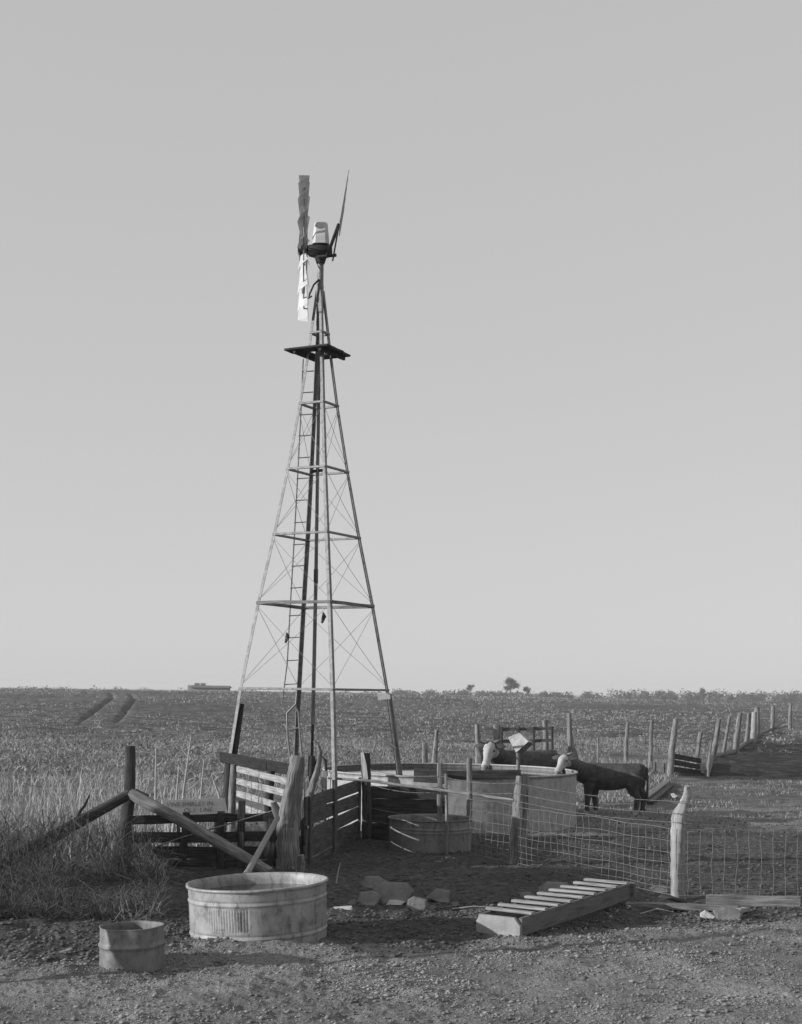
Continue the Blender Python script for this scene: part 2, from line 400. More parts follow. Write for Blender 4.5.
# ------------------------------------------------------------------ WINDMILL
def windmill():
    dC = 25.4; cx = X(315, dC); C = Vector((cx, dC, 0))
    t = thing('windmill', C, 'tall steel farm windmill with ladder, platform and furled edge-on wheel', 'windmill')
    th = math.atan(.295)
    dirs = {'near': Vector((math.sin(th), -math.cos(th), 0)), 'right': Vector((math.cos(th), math.sin(th), 0)),
            'far': Vector((-math.sin(th), math.cos(th), 0)), 'left': Vector((-math.cos(th), -math.sin(th), 0))}
    prof = [(-.1, 1.72), (2.5, 1.343), (4.0, 1.05), (5.2, .786), (6.35, .557), (7.5, .354), (8.43, .215), (9.5, .075)]
    def half(z):
        for (z0, h0), (z1, h1) in zip(prof[:-1], prof[1:]):
            if z <= z1: return h0 + (h1 - h0) * (z - z0) / (z1 - z0)
        return prof[-1][1]
    def L(k, z): return C + dirs[k] * half(z) + Vector((0, 0, z))
    zs = [p[0] for p in prof]
    for k in dirs:
        # angle iron: two flanges
        m = MB(); inw = -dirs[k]; s1 = (inw + inw.cross(Vector((0, 0, 1)))).normalized(); s2 = (inw - inw.cross(Vector((0, 0, 1)))).normalized()
        for s_ in (s1, s2):
            rings = []
            for z in zs:
                p = L(k, z); wd = .058 if z < 6 else .05
                nrm = s_.cross(Vector((0, 0, 1))) * .005
                rings.append([p - nrm, p + nrm, p + s_ * wd + nrm, p + s_ * wd - nrm])
            m.loft(rings, False)
        lg = m.build('leg', 'steel', t)
        if k in ('left', 'right'):
            m = MB(); z1 = 2.25 if k == 'left' else 2.45
            o = dirs[k] * (-.03 if k == 'left' else .05) + Vector((0.06 if k == 'left' else -.04, .05, 0))
            m.tube([L(k, -.1) + o, L(k, .8) + o, L(k, 1.6) + o, L(k, z1) + o], [.06, .06, .05, .035], 8, .15)
            m.build('splint_post', 'wood_dark' if k == 'left' else 'wood', lg)
    order = ['near', 'right', 'far', 'left']
    rings_z = [2.52, 4.0, 5.2, 6.35, 7.5, 8.75]
    for z in rings_z:
        for i in range(4):
            a, b = L(order[i], z), L(order[(i + 1) % 4], z)
            m = MB()
            if z == 4.0: m.bar(a, b, .04, .055, seg=3, jit=.01)
            else: m.bar(a, b, .035, .04)
            m.build('girt', 'wood' if z == 4.0 else 'steel', t)
    zz = [0.35] + rings_z[:5]
    for z0, z1 in zip(zz[1:-1], zz[2:]):
        for i in range(4):
            a, b = order[i], order[(i + 1) % 4]
            for p, q in ((a, b), (b, a)):
                m = MB(); A, B = L(p, z0 + .04), L(q, z1 - .04); mid = (A + B) / 2 + Vector((0, 0, -.02))
                m.tube([A, mid, B], .004, 5); m.build('brace_rod', 'steel', t)
    # ladder beside the far leg
    lad = MB(); off = Vector((-.235, 0, 0))
    pts = [L('far', z) + off for z in (2.35, 3, 4, 5.2, 6.35, 7.5, 8.35)]
    pts[0] = pts[0] + Vector((-.06, 0, -.1))
    lo = lad.tube(pts, .014, 6).build('ladder_rail', 'steel', t)
    for yy in (380, 400, 421, 441, 462, 482, 503, 524.5, 546, 567, 588.5, 616, 638, 661, 685):
        z = 2.5 + (690.5 - yy) / F * 26.3
        m = MB(); m.tube([L('far', z) + off + Vector((-.02, 0, 0)), L('far', z + .02)], .011, 6); m.build('rung', 'steel', lo)
    m = MB()
    fl = L('far', 2.3).y - .1
    m.tube([P(297, 692, fl), P(296, 704, fl), P(287, 713, fl), P(287.5, 735, fl), P(290.5, 762, fl), P(291, 800, fl)], .02, 7)
    lowr = m.build('bent_pipe', 'wire', t)
    m = MB(); m.tube([P(295, 706, fl), P(298.5, 712, fl), P(300, 735, fl), P(303.5, 775, fl), P(304, 800, fl)], .02, 7); m.build('bent_pipe', 'wire', t)
    m = MB(); m.tube([P(287, 731, fl), P(300, 727.5, fl)], .016, 7); m.build('rung', 'wire', lowr)
    # platform: two decks of planks with an opening
    zp = 8.42
    ax = dirs['right'] - dirs['near']; ax = ax.normalized()      # plank direction
    ay = (dirs['right'] + dirs['near']).normalized()
    pl = MB()
    for q in (-.26, .26): pl.bar(C + ay * q - ax * .41 + Vector((0, 0, zp - .05)), C + ay * q + ax * .41 + Vector((0, 0, zp - .05)), .05, .06)
    po = pl.build('platform', 'wood_dark', t)
    for k in range(6):
        q = -.38 + k * .152
        if abs(q) < .12:
            segs = ((-.41, -.16), (.16, .41))
        else: segs = ((-.41 + random.uniform(-.05, .05), .41 + random.uniform(-.05, .05)),)
        for s0, s1 in segs:
            m = MB(); m.bar(C + ax * q + ay * s0 + Vector((0, 0, zp)), C + ax * q + ay * s1 + Vector((0, 0, zp)), .15, .035); m.build('plank', 'wood_dark', po)
    # top casting, mast pipe
    m = MB(); m.tube([C + Vector((0, 0, 9.1)), C + Vector((0, 0, 9.6))], [.065, .06], 12); m.build('stub_tower', 'steel', t)
    m = MB(); m.tube([C + Vector((0, 0, 9.5)), C + Vector((0, 0, 10.08))], .055, 12); m.build('mast_pipe', 'steel', t)
    m = MB(); a = C + Vector((-.02, -.06, 9.68)); m.tube([a, a + Vector((-.09, -.02, -.1)), a + Vector((-.16, -.04, -.27)), a + Vector((-.17, -.04, -.34)), a + Vector((-.12, -.04, -.3))], .018, 6); m.build('furl_lever', 'steel_dark', t)
    # gear case
    hz = 10.22
    m = MB(); rings = []
    for x_, ry, z0, z1 in ((-.26, .07, hz - .05, hz + .05), (-.2, .13, hz - .12, hz + .08), (0, .16, hz - .17, hz + .1), (.14, .14, hz - .13, hz + .09), (.2, .08, hz - .06, hz + .05)):
        rings.append([C + Vector((x_, ry * math.cos(a) , (z0 + z1) / 2 + (z1 - z0) / 2 * math.sin(a))) for a in [2 * math.pi * j / 12 for j in range(12)]])
    m.loft(rings); m.tube([C + Vector((0, 0, hz - .25)), C + Vector((0, 0, hz - .1))], [.07, .12], 12)
    gc = m.build('gear_case', 'steel_dark', t)
    m = MB(); rings = []
    for z, a_, b_ in ((hz + .08, .145, .15), (hz + .2, .14, .145), (hz + .34, .125, .12), (hz + .44, .115, .10), (hz + .46, .1, .085)):
        rings.append([C + Vector((.0 + a_ * sx * (1 if sy else 1), b_ * sy, z)) for sx, sy in ((-1, -.6), (-.6, -1), (.6, -1), (1, -.6), (1, .6), (.6, 1), (-.6, 1), (-1, .6))])
    m.loft(rings, False); m.build('hood', 'blade', t)
    # wheel, edge on, on the left
    ang = R(3.0); axis = Vector((-math.cos(ang), -math.sin(ang), 0.0))
    H = C + Vector((0, 0, hz)) + axis * .30
    m = MB(); m.tube([H - axis * .2, H + axis * .1], [.05, .045], 12); m.tube([H - axis * .06, H + axis * .1], [.11, .09], 16)
    wo = m.build('wheel', 'steel_dark', t)
    e1 = Vector((0, 0, 1)); e2 = axis.cross(e1).normalized()
    def W(r, a, x): return H + (e1 * math.cos(a) + e2 * math.sin(a)) * r + axis * x
    for r_, xx in ((.56, -.02), (1.06, -.02)):
        m = MB(); m.tube([W(r_, 2 * math.pi * k / 48, xx) for k in range(49)], .012, 5); m.build('rim', 'steel', wo)
    for k in range(6):
        m = MB(); a = 2 * math.pi * (k + .5) / 6
        m.tube([W(.08, a, .08), W(1.06, a, -.0)], .012, 5); m.tube([W(.08, a, -.06), W(1.06, a, -.03)], .012, 5); m.build('spoke', 'steel', wo)
    for k in range(18):
        a0 = 2 * math.pi * k / 18; m = MB(); rings = []
        for i in range(6):
            r_ = .46 + (1.22 - .46) * i / 5; hw = .05 + .085 * i / 5; pitch = R(-35)
            ring = []
            for j in range(5):
                s_ = (j / 4 - .5) * 2; tang = s_ * hw * math.cos(pitch) * 1.15; x_ = s_ * hw * math.sin(pitch) * 1.15 + .035 * (1 - s_ * s_)
                rad = (e1 * math.cos(a0) + e2 * math.sin(a0)); tan_ = (-e1 * math.sin(a0) + e2 * math.cos(a0))
                ring.append(H + rad * r_ + tan_ * tang + axis * x_)
            back = [p - axis * .004 for p in reversed(ring)]
            rings.append(ring + back)
        m.loft(rings, False); m.build('blade', 'blade', wo)
    # tail vane, folded towards the viewer
    A = P(327, 256, 25.25); B = P(338.5, 225, 23.5)
    m = MB(); m.tube([A, B], .03, 7); m.tube([A + Vector((.06, 0, .13)), B + Vector((0, 0, .02))], .014, 6); m.tube([A + Vector((.1, 0, -.08)), B + Vector((0, 0, -.05))], .014, 6)
    m.tube([A + Vector((-.15, .05, .0)), A + Vector((.16, -.06, .0))], .03, 7)
    tb = m.build('tail_bone', 'steel_dark', t)
    B2 = P(341.2, 225, 23.5); B2.z = B.z; tip = P(343.7, 198, 22.3); tip.z = B.z + .02
    dv = (tip - B2); nrm = dv.cross(Vector((0, 0, 1))).normalized(); rings = []
    for i in range(9):
        f = i / 8; c = B2 + dv * f; tw = Vector((.16, 0, 1)); hh = .26 + .19 * f; ro = nrm * (.003 * (1 if i % 2 else -1))
        rings.append([c + ro - tw * hh * .7 - nrm * .004, c + ro - tw * hh * .7 + nrm * .004, c + ro + tw * hh + nrm * .004, c + ro + tw * hh - nrm * .004])
    m = MB(); m.loft(rings, False); m.build('tail_vane', 'steel', t)
    # pump rod and pump
    cz = lambda z, dx=0: C + Vector((dx, 0, z))
    m = MB(); m.tube([cz(1.9, -.03), cz(4.4, -.01), cz(8.4), cz(9.3)], [.035, .032, .028, .02], 8)
    pr = m.build('pump_rod', 'wood', t)
    m = MB(); m.bar(cz(4.38, -.01), cz(4.62, -.01), .075, .075, up=(0, 1, 0)); m.build('coupling', 'wood_dark', pr)
    m = MB(); m.bar(cz(6.33, -.12), cz(6.36, .1), .05, .05); m.build('rod_guide', 'steel_dark', pr)
    m = MB(); m.tube([cz(0, -.04), cz(1.05, -.04)], .045, 10); m.tube([cz(1.0, -.04), cz(1.35, -.04)], [.075, .06], 10); m.tube([cz(1.3, -.04), cz(1.95, -.03)], .026, 8)
    m.tube([cz(1.2, .0), cz(1.36, .12), cz(1.28, .2), cz(1.0, .22)], .025, 8)
    m.build('pump', 'steel_dark', t)
    for px_, py_, k in ((323, 618, 25.2), (286.5, 638, 26)):
        m = MB(); p = P(px_, py_, k); m.tube([p + Vector((0, 0, .1)), p + Vector((.02, 0, .03)), p + Vector((-.02, 0, -.09))], [.012, .045, .02], 7, .3); m.build('hanging_rag', 'steel_dark', t)
    m = MB(); p = P(384, 697, 25.6); m.bar(p + Vector((-.11, -.05, 0)), p + Vector((.11, -.05, .02)), .02, .12); m.build('plate', 'blade', t)
    m = MB(); p = P(390, 743, 25.5); m.bar(p + Vector((-.13, -.1, .08)), p + Vector((.1, -.1, -.1)), .04, .07); m.build('cleat', 'wood', t)
windmill()

# ------------------------------------------------------------------ TANKS, TUBS, DRUM
def bead(z, s, h=.016): return s * math.exp(-(z / h) ** 2)
def trough():
    near = G(257, 948); R0 = .70; c = Vector((X(262, near.y + R0), near.y + R0, -.05))
    t = thing('stock_tank', c, 'round ribbed galvanised stock tank full of water in the foreground', 'stock tank')
    H = .575
    prof = [(R0 - .02, 0.0)]
    zs = np.linspace(0.0, H, 70)
    for z in zs: prof.append((R0 - .012 * (1 - z / H) + bead(z - .12, .009, .011) + bead(z - .15, -.006, .008) + bead(z - .45, .009, .011) + bead(z - .478, -.005, .008), float(z)))
    prof += [(R0 + .022, H + .008), (R0 + .02, H + .03), (R0 - .002, H + .034), (R0 - .008, H + .012)]
    for z in np.linspace(H, 0.03, 12): prof.append((R0 - .016, float(z)))
    def rf(a, z, r):
        k = (math.degrees(a) - 236) / 34          # ribbed panels
        kk = (math.degrees(a) % 90 - 69) / 20
        if abs(kk) < 1 and .19 < z < .42 and r > R0 - .0145:
            return .007 * math.cos(math.radians(math.degrees(a)) * 150) * min(1, (1 - abs(kk)) * 8) * min(1, (z - .19) * 40, (.42 - z) * 40)
        return .006 * math.sin(3 * a + 1) * z + .004 * math.sin(7 * a)
    m = MB(); m.lathe(prof, c, 420, rf); b = m.build('tank_wall', 'galv', t)
    m = MB(); m.disc(c + Vector((0, 0, H - .085)), R0 - .02, 64); m.build('water', 'water', t)
    t.rotation_euler = (0, R(-2.6), 0)
trough()
def small_drum():
    near = G(134, 972); R0 = .29; c = Vector((X(135.5, near.y + R0), near.y + R0, -.02))
    t = thing('cut_drum', c, 'small rusty drum cut off short, left of the ribbed stock tank', 'drum')
    H = .37; prof = []
    for z in np.linspace(0, H, 40): prof.append((R0 - .012 + bead(z - .22, .014, .018) + .012 * (1 - z / H), float(z)))
    prof += [(R0 - .005, H + .012), (R0 - .016, H + .014), (R0 - .02, H)]
    for z in np.linspace(H - .02, .02, 8): prof.append((R0 - .022, float(z)))
    m = MB(); m.lathe(prof, c, 96, lambda a, z, r: .010 * math.sin(2 * a + .6) * (.3 + z) + .007 * math.sin(5 * a) + .012 * max(0, math.cos(a - 4.6)) ** 6 * math.sin(z * 9))
    m.build('drum_shell', 'drum', t)
    m = MB(); m.disc(c + Vector((0, 0, .06)), R0 - .02, 40); m.build('drum_bottom', 'steel_dark', t)
    t.rotation_euler = (0, R(-1.5), 0)
small_drum()
def back_tub():
    c = Vector((X(432, 23.2), 23.2, -.02)); R0 = .665; H = .49
    t = thing('stock_tank', c, 'low metal stock tub in shade behind the wire fence, beside the thin stake', 'stock tank')
    prof = [(R0 - .01 + bead(z - .36, .012) + bead(z - .31, .009), float(z)) for z in np.linspace(0, H, 40)]
    prof += [(R0 + .014, H + .008), (R0 + .012, H + .024), (R0 - .008, H + .022)] + [(R0 - .014, float(z)) for z in np.linspace(H, .03, 8)]
    m = MB(); m.lathe(prof, c, 120, lambda a, z, r: .004 * math.sin(5 * a)); m.build('tank_wall', 'galv_dull', t)
    m = MB(); m.disc(c + Vector((0, 0, .22)), R0 - .02, 64); m.build('water', 'water', t)
back_tub()
TC = Vector((X(451, 28), 28, 0)); TR = 2.43; TH = .98
def big_tank():
    t = thing('water_reservoir', TC, 'very wide round sheet metal water tank where the cattle drink', 'water tank')
    prof = [(TR + bead(z - .5, .008, .02), float(z)) for z in np.linspace(-.05, TH, 24)]
    prof += [(TR + .03, TH + .005), (TR + .03, TH + .03), (TR - .02, TH + .032), (TR - .02, TH)] + [(TR - .015, float(z)) for z in np.linspace(TH, .1, 8)]
    def rf(a, z, r): return .01 * math.sin(4 * a)
    m = MB(); m.lathe(prof, TC, 640, rf); m.build('tank_wall', 'tank', t)
    m = MB(); m.disc(TC + Vector((0, 0, TH - .05)), TR - .02, 128); m.build('water', 'water', t)
    # plank and splash board along the near rim
    m = MB(); m.bar(P(446, 774.5, 25.25), P(521, 774, 25.2), .04, .145, seg=4, jit=.01); b = m.build_at('plank', 'wood_dark', P(480, 774, 25.2))
    tag(b, 'dark plank set on edge along the near rim of the wide water tank', 'plank')
    m = MB(); m.bar(P(414, 775, 25.2), P(447, 777, 25.0), .04, .24, seg=3, jit=.01); b = m.build_at('plank', 'wood_dark', P(430, 776, 25.1))
    tag(b, 'short dark board on edge by the wide tank, left of the longer plank', 'plank')
big_tank()

# ------------------------------------------------------------------ POSTS
def post_mb(pts, d, wpx, n=10, jit=.18, sink=.15):
    """pts: pixel path from base up, at distance d; widths in pixels"""
    path = [P(px, py, d) for px, py in pts]
    k = d / F; out = []; rad = []
    for i in range(len(path) - 1):
        for s_ in range(6):
            f = s_ / 6; out.append(path[i].lerp(path[i + 1], f) + Vector((random.uniform(-1, 1), random.uniform(-1, 1), 0)) * .006)
            rad.append((wpx[i] + (wpx[i + 1] - wpx[i]) * f) * k / 2 * random.uniform(.955, 1.045))
    out.append(path[-1]); rad.append(wpx[-1] * k / 2)
    out.insert(0, out[0] + Vector((0, 0, -sink))); rad.insert(0, rad[0])
    m = MB(); m.tube(out, rad, n, jit); return m, path[0]
def post(name, label, cat, pts, d, wpx, mat='bark', group=None, jit=.18, parent=None, extra=None):
    m, b = post_mb(pts, d, wpx, 24, jit)
    if parent: return m.build(name, mat, parent)
    o = m.build_at(name, mat, b); return tag(o, label, cat, group)
def gd(px, py): return G(px, py).y

# gate hinge trunk
dT = gd(286, 870)
tk = thing('gate_post', G(288, 870), 'thick gnarled tree trunk gate post with a broken stub, behind the ribbed tank', 'post')
m, _ = post_mb([(289, 872), (288, 850), (289, 825), (291, 800), (294, 780), (298, 756)], dT, [27, 25, 23, 18, 15, 12], 30, .25); m.build('trunk', 'bark', tk)
m = MB(); m.tube([P(286, 826, dT), P(280, 818, dT - .05), P(276, 810, dT - .05), P(273, 802, dT - .08)], [.08, .07, .055, .04], 9, .3); m.build('broken_stub', 'bark', tk)
post('gate_post', 'dark upright post pressed behind the gnarled trunk post', 'post', [(303, 866), (303, 830), (306, 800)], dT + .35, [10, 9, 8], 'bark_dark')
post('branch', 'crooked bare branch leaning up beside the gnarled trunk post', 'branch', [(306, 815), (310, 793), (316, 775), (319, 762), (320, 752), (318, 744), (314, 741)], dT + .9, [8, 8, 6.5, 5, 4, 3, 2], 'bark', jit=.3)
post('stump', 'small cut stump at the foot of the gnarled trunk post', 'stump', [(300, 874), (301, 864), (301, 855)], dT - .4, [9, 9, 7], 'bark', jit=.3)
d367 = 24.35
post('gate_post', 'square-topped post with pale split edge at the far end of the dark board gate', 'post', [(367, 840), (366.5, 800), (366, 775), (365, 753)], d367, [11, 10, 10, 10], 'bark_dark', jit=.12)

sp = [o for o in bpy.data.objects if o.get('label', '').startswith('square-topped post')][0]
m = MB(); m.loft([[P(360.5 + dx * 5, 752.5, d367 - .08), P(363.5 + dx, 752.5, d367 - .12), P(364 + dx, 753, d367 - .02)] for dx in (0,)] + [[P(361.5, 765, d367 - .08), P(366.5, 765, d367 - .14), P(366, 765, d367 - .02)], [P(363, 778, d367 - .1), P(368, 778, d367 - .14), P(367, 778, d367 - .02)], [P(364.5, 785, d367 - .1), P(366.5, 786, d367 - .13), P(366, 786, d367 - .02)]], False)
m.build('split_face', 'wood_pale', sp)
# dark board gate
ga = Vector((X(306, dT + .05), dT + .15, 0)); gb = Vector((X(361, d367), d367 - .05, 0))
gt = thing('board_gate', (ga + gb) / 2, 'dark board gate hanging between the trunk post and the split square post', 'gate')
gn = (gb - ga).normalized().cross(Vector((0, 0, 1)))
for z, h in ((1.0, .20), (.775, .205), (.545, .205), (.325, .21), (.11, .19)):
    m = MB(); m.bar(ga + Vector((0, 0, z - h / 2 + random.uniform(-.02, .02))), gb + Vector((0, 0, z - h / 2 + random.uniform(-.01, .03))), .03, h, seg=6, jit=.012); m.build('board', 'board', gt)
for f in (.05, .46, .96):
    p = ga.lerp(gb, f) + gn * .035; m = MB(); m.bar(p + Vector((0, 0, .0)), p + Vector((0, 0, 1.14 if f == .46 else 1.06)), .035, .09, up=gb - ga); m.build('upright', 'board', gt)
m = MB(); p = P(324.5, 775, 24.0); m.bar(Vector((p.x, p.y, 0)), P(324.5, 771, 24.0), .04, .085, up=(1, 0, 0), seg=3, jit=.006)
tag(m.build_at('stake', 'wood_pale', Vector((p.x, p.y, 0))), 'short pale upright board stake behind the dark board gate', 'stake')

# left dark fence
dL = 20.15
lf = thing('board_fence', (X(200, dL), dL, 0), 'dark low board fence behind the ribbed stock tank', 'fence')
pX = lambda px, z: Vector((X(px, dL), dL + (px - 130) * .0012, z))
for z, h, a, b, tilt in ((.73, .12, 132, 286, .05), (.50, .15, 132, 290, .02), (.30, .17, 150, 288, .0), (.12, .17, 165, 288, 0), (-.02, .12, 170, 288, 0)):
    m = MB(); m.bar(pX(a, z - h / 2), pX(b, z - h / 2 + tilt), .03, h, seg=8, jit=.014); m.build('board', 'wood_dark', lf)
for px_, zt in ((184, .78), (222, .8), (242, .95), (272, .7)):
    m = MB(); p = pX(px_, 0) + Vector((0, -.045, -.1)); m.bar(p, p + Vector((random.uniform(-.05, .08), 0, zt + .1)), .05, .10, up=(1, 0, 0), seg=3, jit=.008); m.build('upright', 'wood_dark', lf)
post('fence_post', 'thick leaning round post with two brace poles, left end of the dark board fence', 'post', [(121, 872), (123, 850), (127, 820), (130, 793), (130, 746)], 20.0, [22, 19, 13, 10.5, 9], 'bark_dark')
m = MB(); m.tube([P(131, 794, 19.85), P(175, 817, 19.6), P(222, 844, 19.3), P(271, 873, 18.9)], [.085, .08, .085, .075], 10, .1)
tag(m.build_at('brace_pole', 'wood', P(271, 873, 18.9)), 'peeled pole sloping down from the leaning post towards the ribbed tank', 'pole')
m = MB(); m.tube([P(129, 794, 19.85), P(95, 813, 19.7), P(57, 834, 19.5), P(-15, 873, 19.2)], [.075, .08, .09, .09], 10, .1)
tag(m.build_at('brace_pole', 'bark_dark', P(-15, 873, 19.2)), 'dark pole sloping down to the left from the leaning round post', 'pole')
m = MB(); m.bar(P(134, 793, 20.25), P(146, 799, 20.2), .1, .12); tag(m.build_at('timber_block', 'wood_dark', P(140, 797, 20.2)), 'dark block of timber fixed behind the leaning round post', 'block')
m = MB(); m.tube([P(150, 849, 19.75), P(180, 838, 19.78), P(225, 825, 19.8), P(272, 811, dT - .25)], .011, 5)
tag(m.build_at('wire', 'wire', P(150, 849, 19.75)), 'single slack wire running along the dark board fence to the trunk post', 'wire')

# pale chute panel
a0 = Vector((X(237, 24.3), 24.3, 0)); b0 = Vector((X(293, 21.1), 21.1, 0))
pn = thing('slat_panel', (a0 + b0) / 2, 'pale sunlit four-board panel beside the windmill leg, behind the dark fence', 'fence panel')
for i, z in enumerate((1.22, 1.02, .81, .61)):
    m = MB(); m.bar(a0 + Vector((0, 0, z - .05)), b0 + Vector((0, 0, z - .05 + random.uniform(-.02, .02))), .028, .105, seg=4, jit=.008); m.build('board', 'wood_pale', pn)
for f, mt in ((.0, 'bark'), (.55, 'wood_dark')):
    p = a0.lerp(b0, f) + Vector((-.06 if f == 0 else .07, -.02, 0)); m = MB(); m.tube([p, p + Vector((0, 0, .7)), p + Vector((.03, 0, 1.24))], [.075, .07, .06], 9, .2); m.build('post', mt, pn)
m = MB(); m.bar(P(221, 757, 25.0), P(292, 770, 21.9), .05, .17, seg=4, jit=.01); tag(m.build_at('rail', 'tar', P(292, 770, 21.9)), 'wide dark top rail behind the pale four-board panel', 'rail')
post('corral_post', 'dark square post under the left end of the wide dark rail', 'post', [(226, 828), (228, 790), (231, 755)], 24.9, [11, 10.5, 10], 'wood_dark', jit=.06)
post('stake', 'forked pale stick leaning at the left windmill leg', 'stick', [(223, 815), (221, 803), (218, 792), (214, 780)], 23.5, [3, 3, 2.5, 1.5], 'weed')
m = MB(); m.tube([P(277.5, 818, dT - .35), P(247, 874, 15.6)], .036, 12); m.tube([P(247.6, 873, 15.62), P(246.4, 875.5, 15.55)], .043, 12)
tag(m.build_at('water_pipe', 'wire', P(262, 846, 18)), 'pale water pipe slanting from the trunk post to the rim of the ribbed tank', 'pipe')

# lettered board
sg = thing('sign_board', P(195, 808, 21.6), 'pale lettered board propped low behind the dark board fence', 'sign')
A = P(163, 801, 21.5); B = P(226, 799, 21.9); up = Vector((-.12, .55, .83)).normalized()
cL = A - up * .16; cR = B - up * .16
m = MB(); m.bar(cL, cR, .025, .34, up=up); m.build('board', 'paint_white', sg)
for p in (A.lerp(B, .2), A.lerp(B, .8)):
    m = MB(); m.bar(Vector((p.x + .03, p.y + .16, 0)), p + Vector((.03, .06, -.08)), .05, .05, up=(1, 0, 0)); m.build('stake', 'wood_dark', sg)
def lettering(txt, size, org, xdir, udir, parent):
    cu = bpy.data.curves.new('lettering', 'FONT'); cu.body = txt; cu.size = size; cu.shear = .25; cu.extrude = .001
    o = bpy.data.objects.new('tmp_text', cu); COL.objects.link(o)
    bpy.context.view_layer.update(); dg = bpy.context.evaluated_depsgraph_get()
    me = bpy.data.meshes.new_from_object(o.evaluated_get(dg)); bpy.data.objects.remove(o)
    n = xdir.cross(udir).normalized()
    mt = Matrix((xdir, udir, n)).transposed().to_4x4(); mt.translation = org - ROOT(parent)
    me.transform(mt); me.materials.clear(); me.materials.append(M['paint_black'])
    ob = bpy.data.objects.new('lettering', me); COL.objects.link(ob); ob.parent = parent
xd = (cR - cL).normalized(); ud = (up - xd * up.dot(xd)).normalized(); nn = xd.cross(ud).normalized()
if nn.y > 0: nn = -nn
lettering('VINE SHIRLEY IN', .098, cL + xd * .05 + ud * .055 + nn * .0165, xd, ud, sg)
lettering('OLY  LINE', .098, cL + xd * .30 - ud * .05 + nn * .0165, xd, ud, sg)

# ------------------------------------------------------------------ mid yard: wall, posts, pole
wl = thing('board_wall', (X(405, 24.4), 24.4, 0), 'low dark board wall between the split post and the wide water tank', 'wall')
for i, (z, h) in enumerate(((.90, .205), (.695, .205), (.49, .205), (.285, .205), (.08, .2))):
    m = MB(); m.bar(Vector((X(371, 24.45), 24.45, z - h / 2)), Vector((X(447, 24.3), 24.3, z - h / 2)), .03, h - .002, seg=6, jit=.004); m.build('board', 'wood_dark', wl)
m = MB(); m.tube([P(328, 778, 24.0), P(366, 780.5, 23.9), P(440, 790, 22.2), P(514, 800, 21.15)], [.02, .023, .025, .022], 8, .1)
tag(m.build_at('rail_pole', 'wood', P(440, 790, 22.2)), 'long pale pole laid as a rail from the split post to the rough fence post', 'pole')
post('corral_post', 'bent round post behind the wide water tank, shorter of the two', 'post', [(424, 800), (425, 770), (425, 743)], 33, [6, 6, 5], 'bark')
post('corral_post', 'dark leaning post behind the wide water tank, taller of the two', 'post', [(432, 800), (434, 770), (435, 752), (437, 730)], 33.3, [6, 5.5, 5, 4], 'bark')
post('corral_post', 'square pale post standing in front of the wide tank by the dark plank', 'post', [(469, 838), (469.5, 800), (469.5, 758)], 24.6, [6, 5.5, 5.5], 'wood', jit=.05)
# float hood on its post inside the tank
fp = thing('tank_float_hood', (X(518, 27.6), 27.6, TH - .3), 'pale tilted sheet metal hood on a post in the wide tank', 'hood')
m, _ = post_mb([(518, 790), (518, 751)], 27.6, [4.5, 4], 8, .05, .4); m.build('post', 'wood', fp)
m = MB(); d = 27.5
q = [(508, 737.5), (519, 732.5), (528.5, 741.5), (516, 752.5)]
fr = [P(x_, y_, d + (518 - x_) * .019) for x_, y_ in q]; bk = [p + Vector((.12, .22, -.05)) for p in fr]
m.loft([fr, bk], False); m.build('hood', 'galv', fp)

# ------------------------------------------------------------------ woven wire fence
wf = thing('wire_fence', G(600, 880), 'barbed and woven wire stock fence across the right of the yard', 'fence')
dA = gd(678, 897); dB = gd(516, 864)
post('post', None, None, [(678, 898), (677.5, 870), (678, 840), (679, 815), (684, 804), (686.5, 795), (687, 786)], dA, [14, 13, 13, 13, 9, 8, 6], 'wood_pale', parent=wf, jit=.2)['label'] = 'bleached post with a narrow kinked top'
post('post', None, None, [(516, 865), (518, 840), (520, 805), (522, 776)], dB, [14, 16, 17, 14], 'wood', parent=wf, jit=.3)['label'] = 'rough split post with a torn side'
post('post', None, None, [(440, 850), (440, 800), (440, 763)], 22.75, [5.5, 5, 5], 'bark', parent=wf)
post('stake', None, None, [(447, 852), (446, 774)], 22.5, [3.4, 3], 'wood', parent=wf, jit=.05)
pE = Vector((X(848, dA), dA + .1, 0)); m = MB(); m.tube([pE, pE + Vector((0, 0, .7)), pE + Vector((.03, 0, 1.3))], [.08, .075, .07], 9, .2); m.build('post', 'wood', wf)
anchors = [Vector((X(472, 22.2), 22.15, 0)), Vector((X(516, dB), dB - .1, 0)), Vector((X(678, dA), dA - .09, 0)), Vector((X(848, dA), dA - .02, 0))]
def along(f):   # f in metres
    for a, b in zip(anchors[:-1], anchors[1:]):
        l = (b - a).length
        if f <= l: return a.lerp(b, f / l)
        f -= l
    return anchors[-1]
total = sum((b - a).length for a, b in zip(anchors[:-1], anchors[1:]))
zsw = [.03, .11, .20, .30, .42, .55, .70, .86]
def wob(f, z): return .45 * Vector((.02 * math.sin(f * 5 + z * 9), .015 * math.sin(f * 7 + z * 5), (.025 * math.sin(f * 2.1 + 1) + .02 * math.sin(f * 5.3 + z * 4)) * (.3 + z) - .05 * z * math.sin(math.pi * min(1, max(0, (f - 1.5) / 3.4)))))
m = MB(); N = int(total / .15)
for z in zsw: m.tube([along(total * i / (N * 2)) + Vector((0, 0, z)) + wob(total * i / (N * 2), z) for i in range(N * 2 + 1)], .0032 if z not in (.03, .86) else .0042, 4, 0)
for i in range(N + 1):
    f = total * i / N
    if 3.05 < f < 3.2 : continue
    m.tube([along(f) + Vector((0, .004, z)) + wob(f, z) + Vector((random.uniform(-.008, .008), 0, 0)) for z in zsw], .0032, 4, 0)
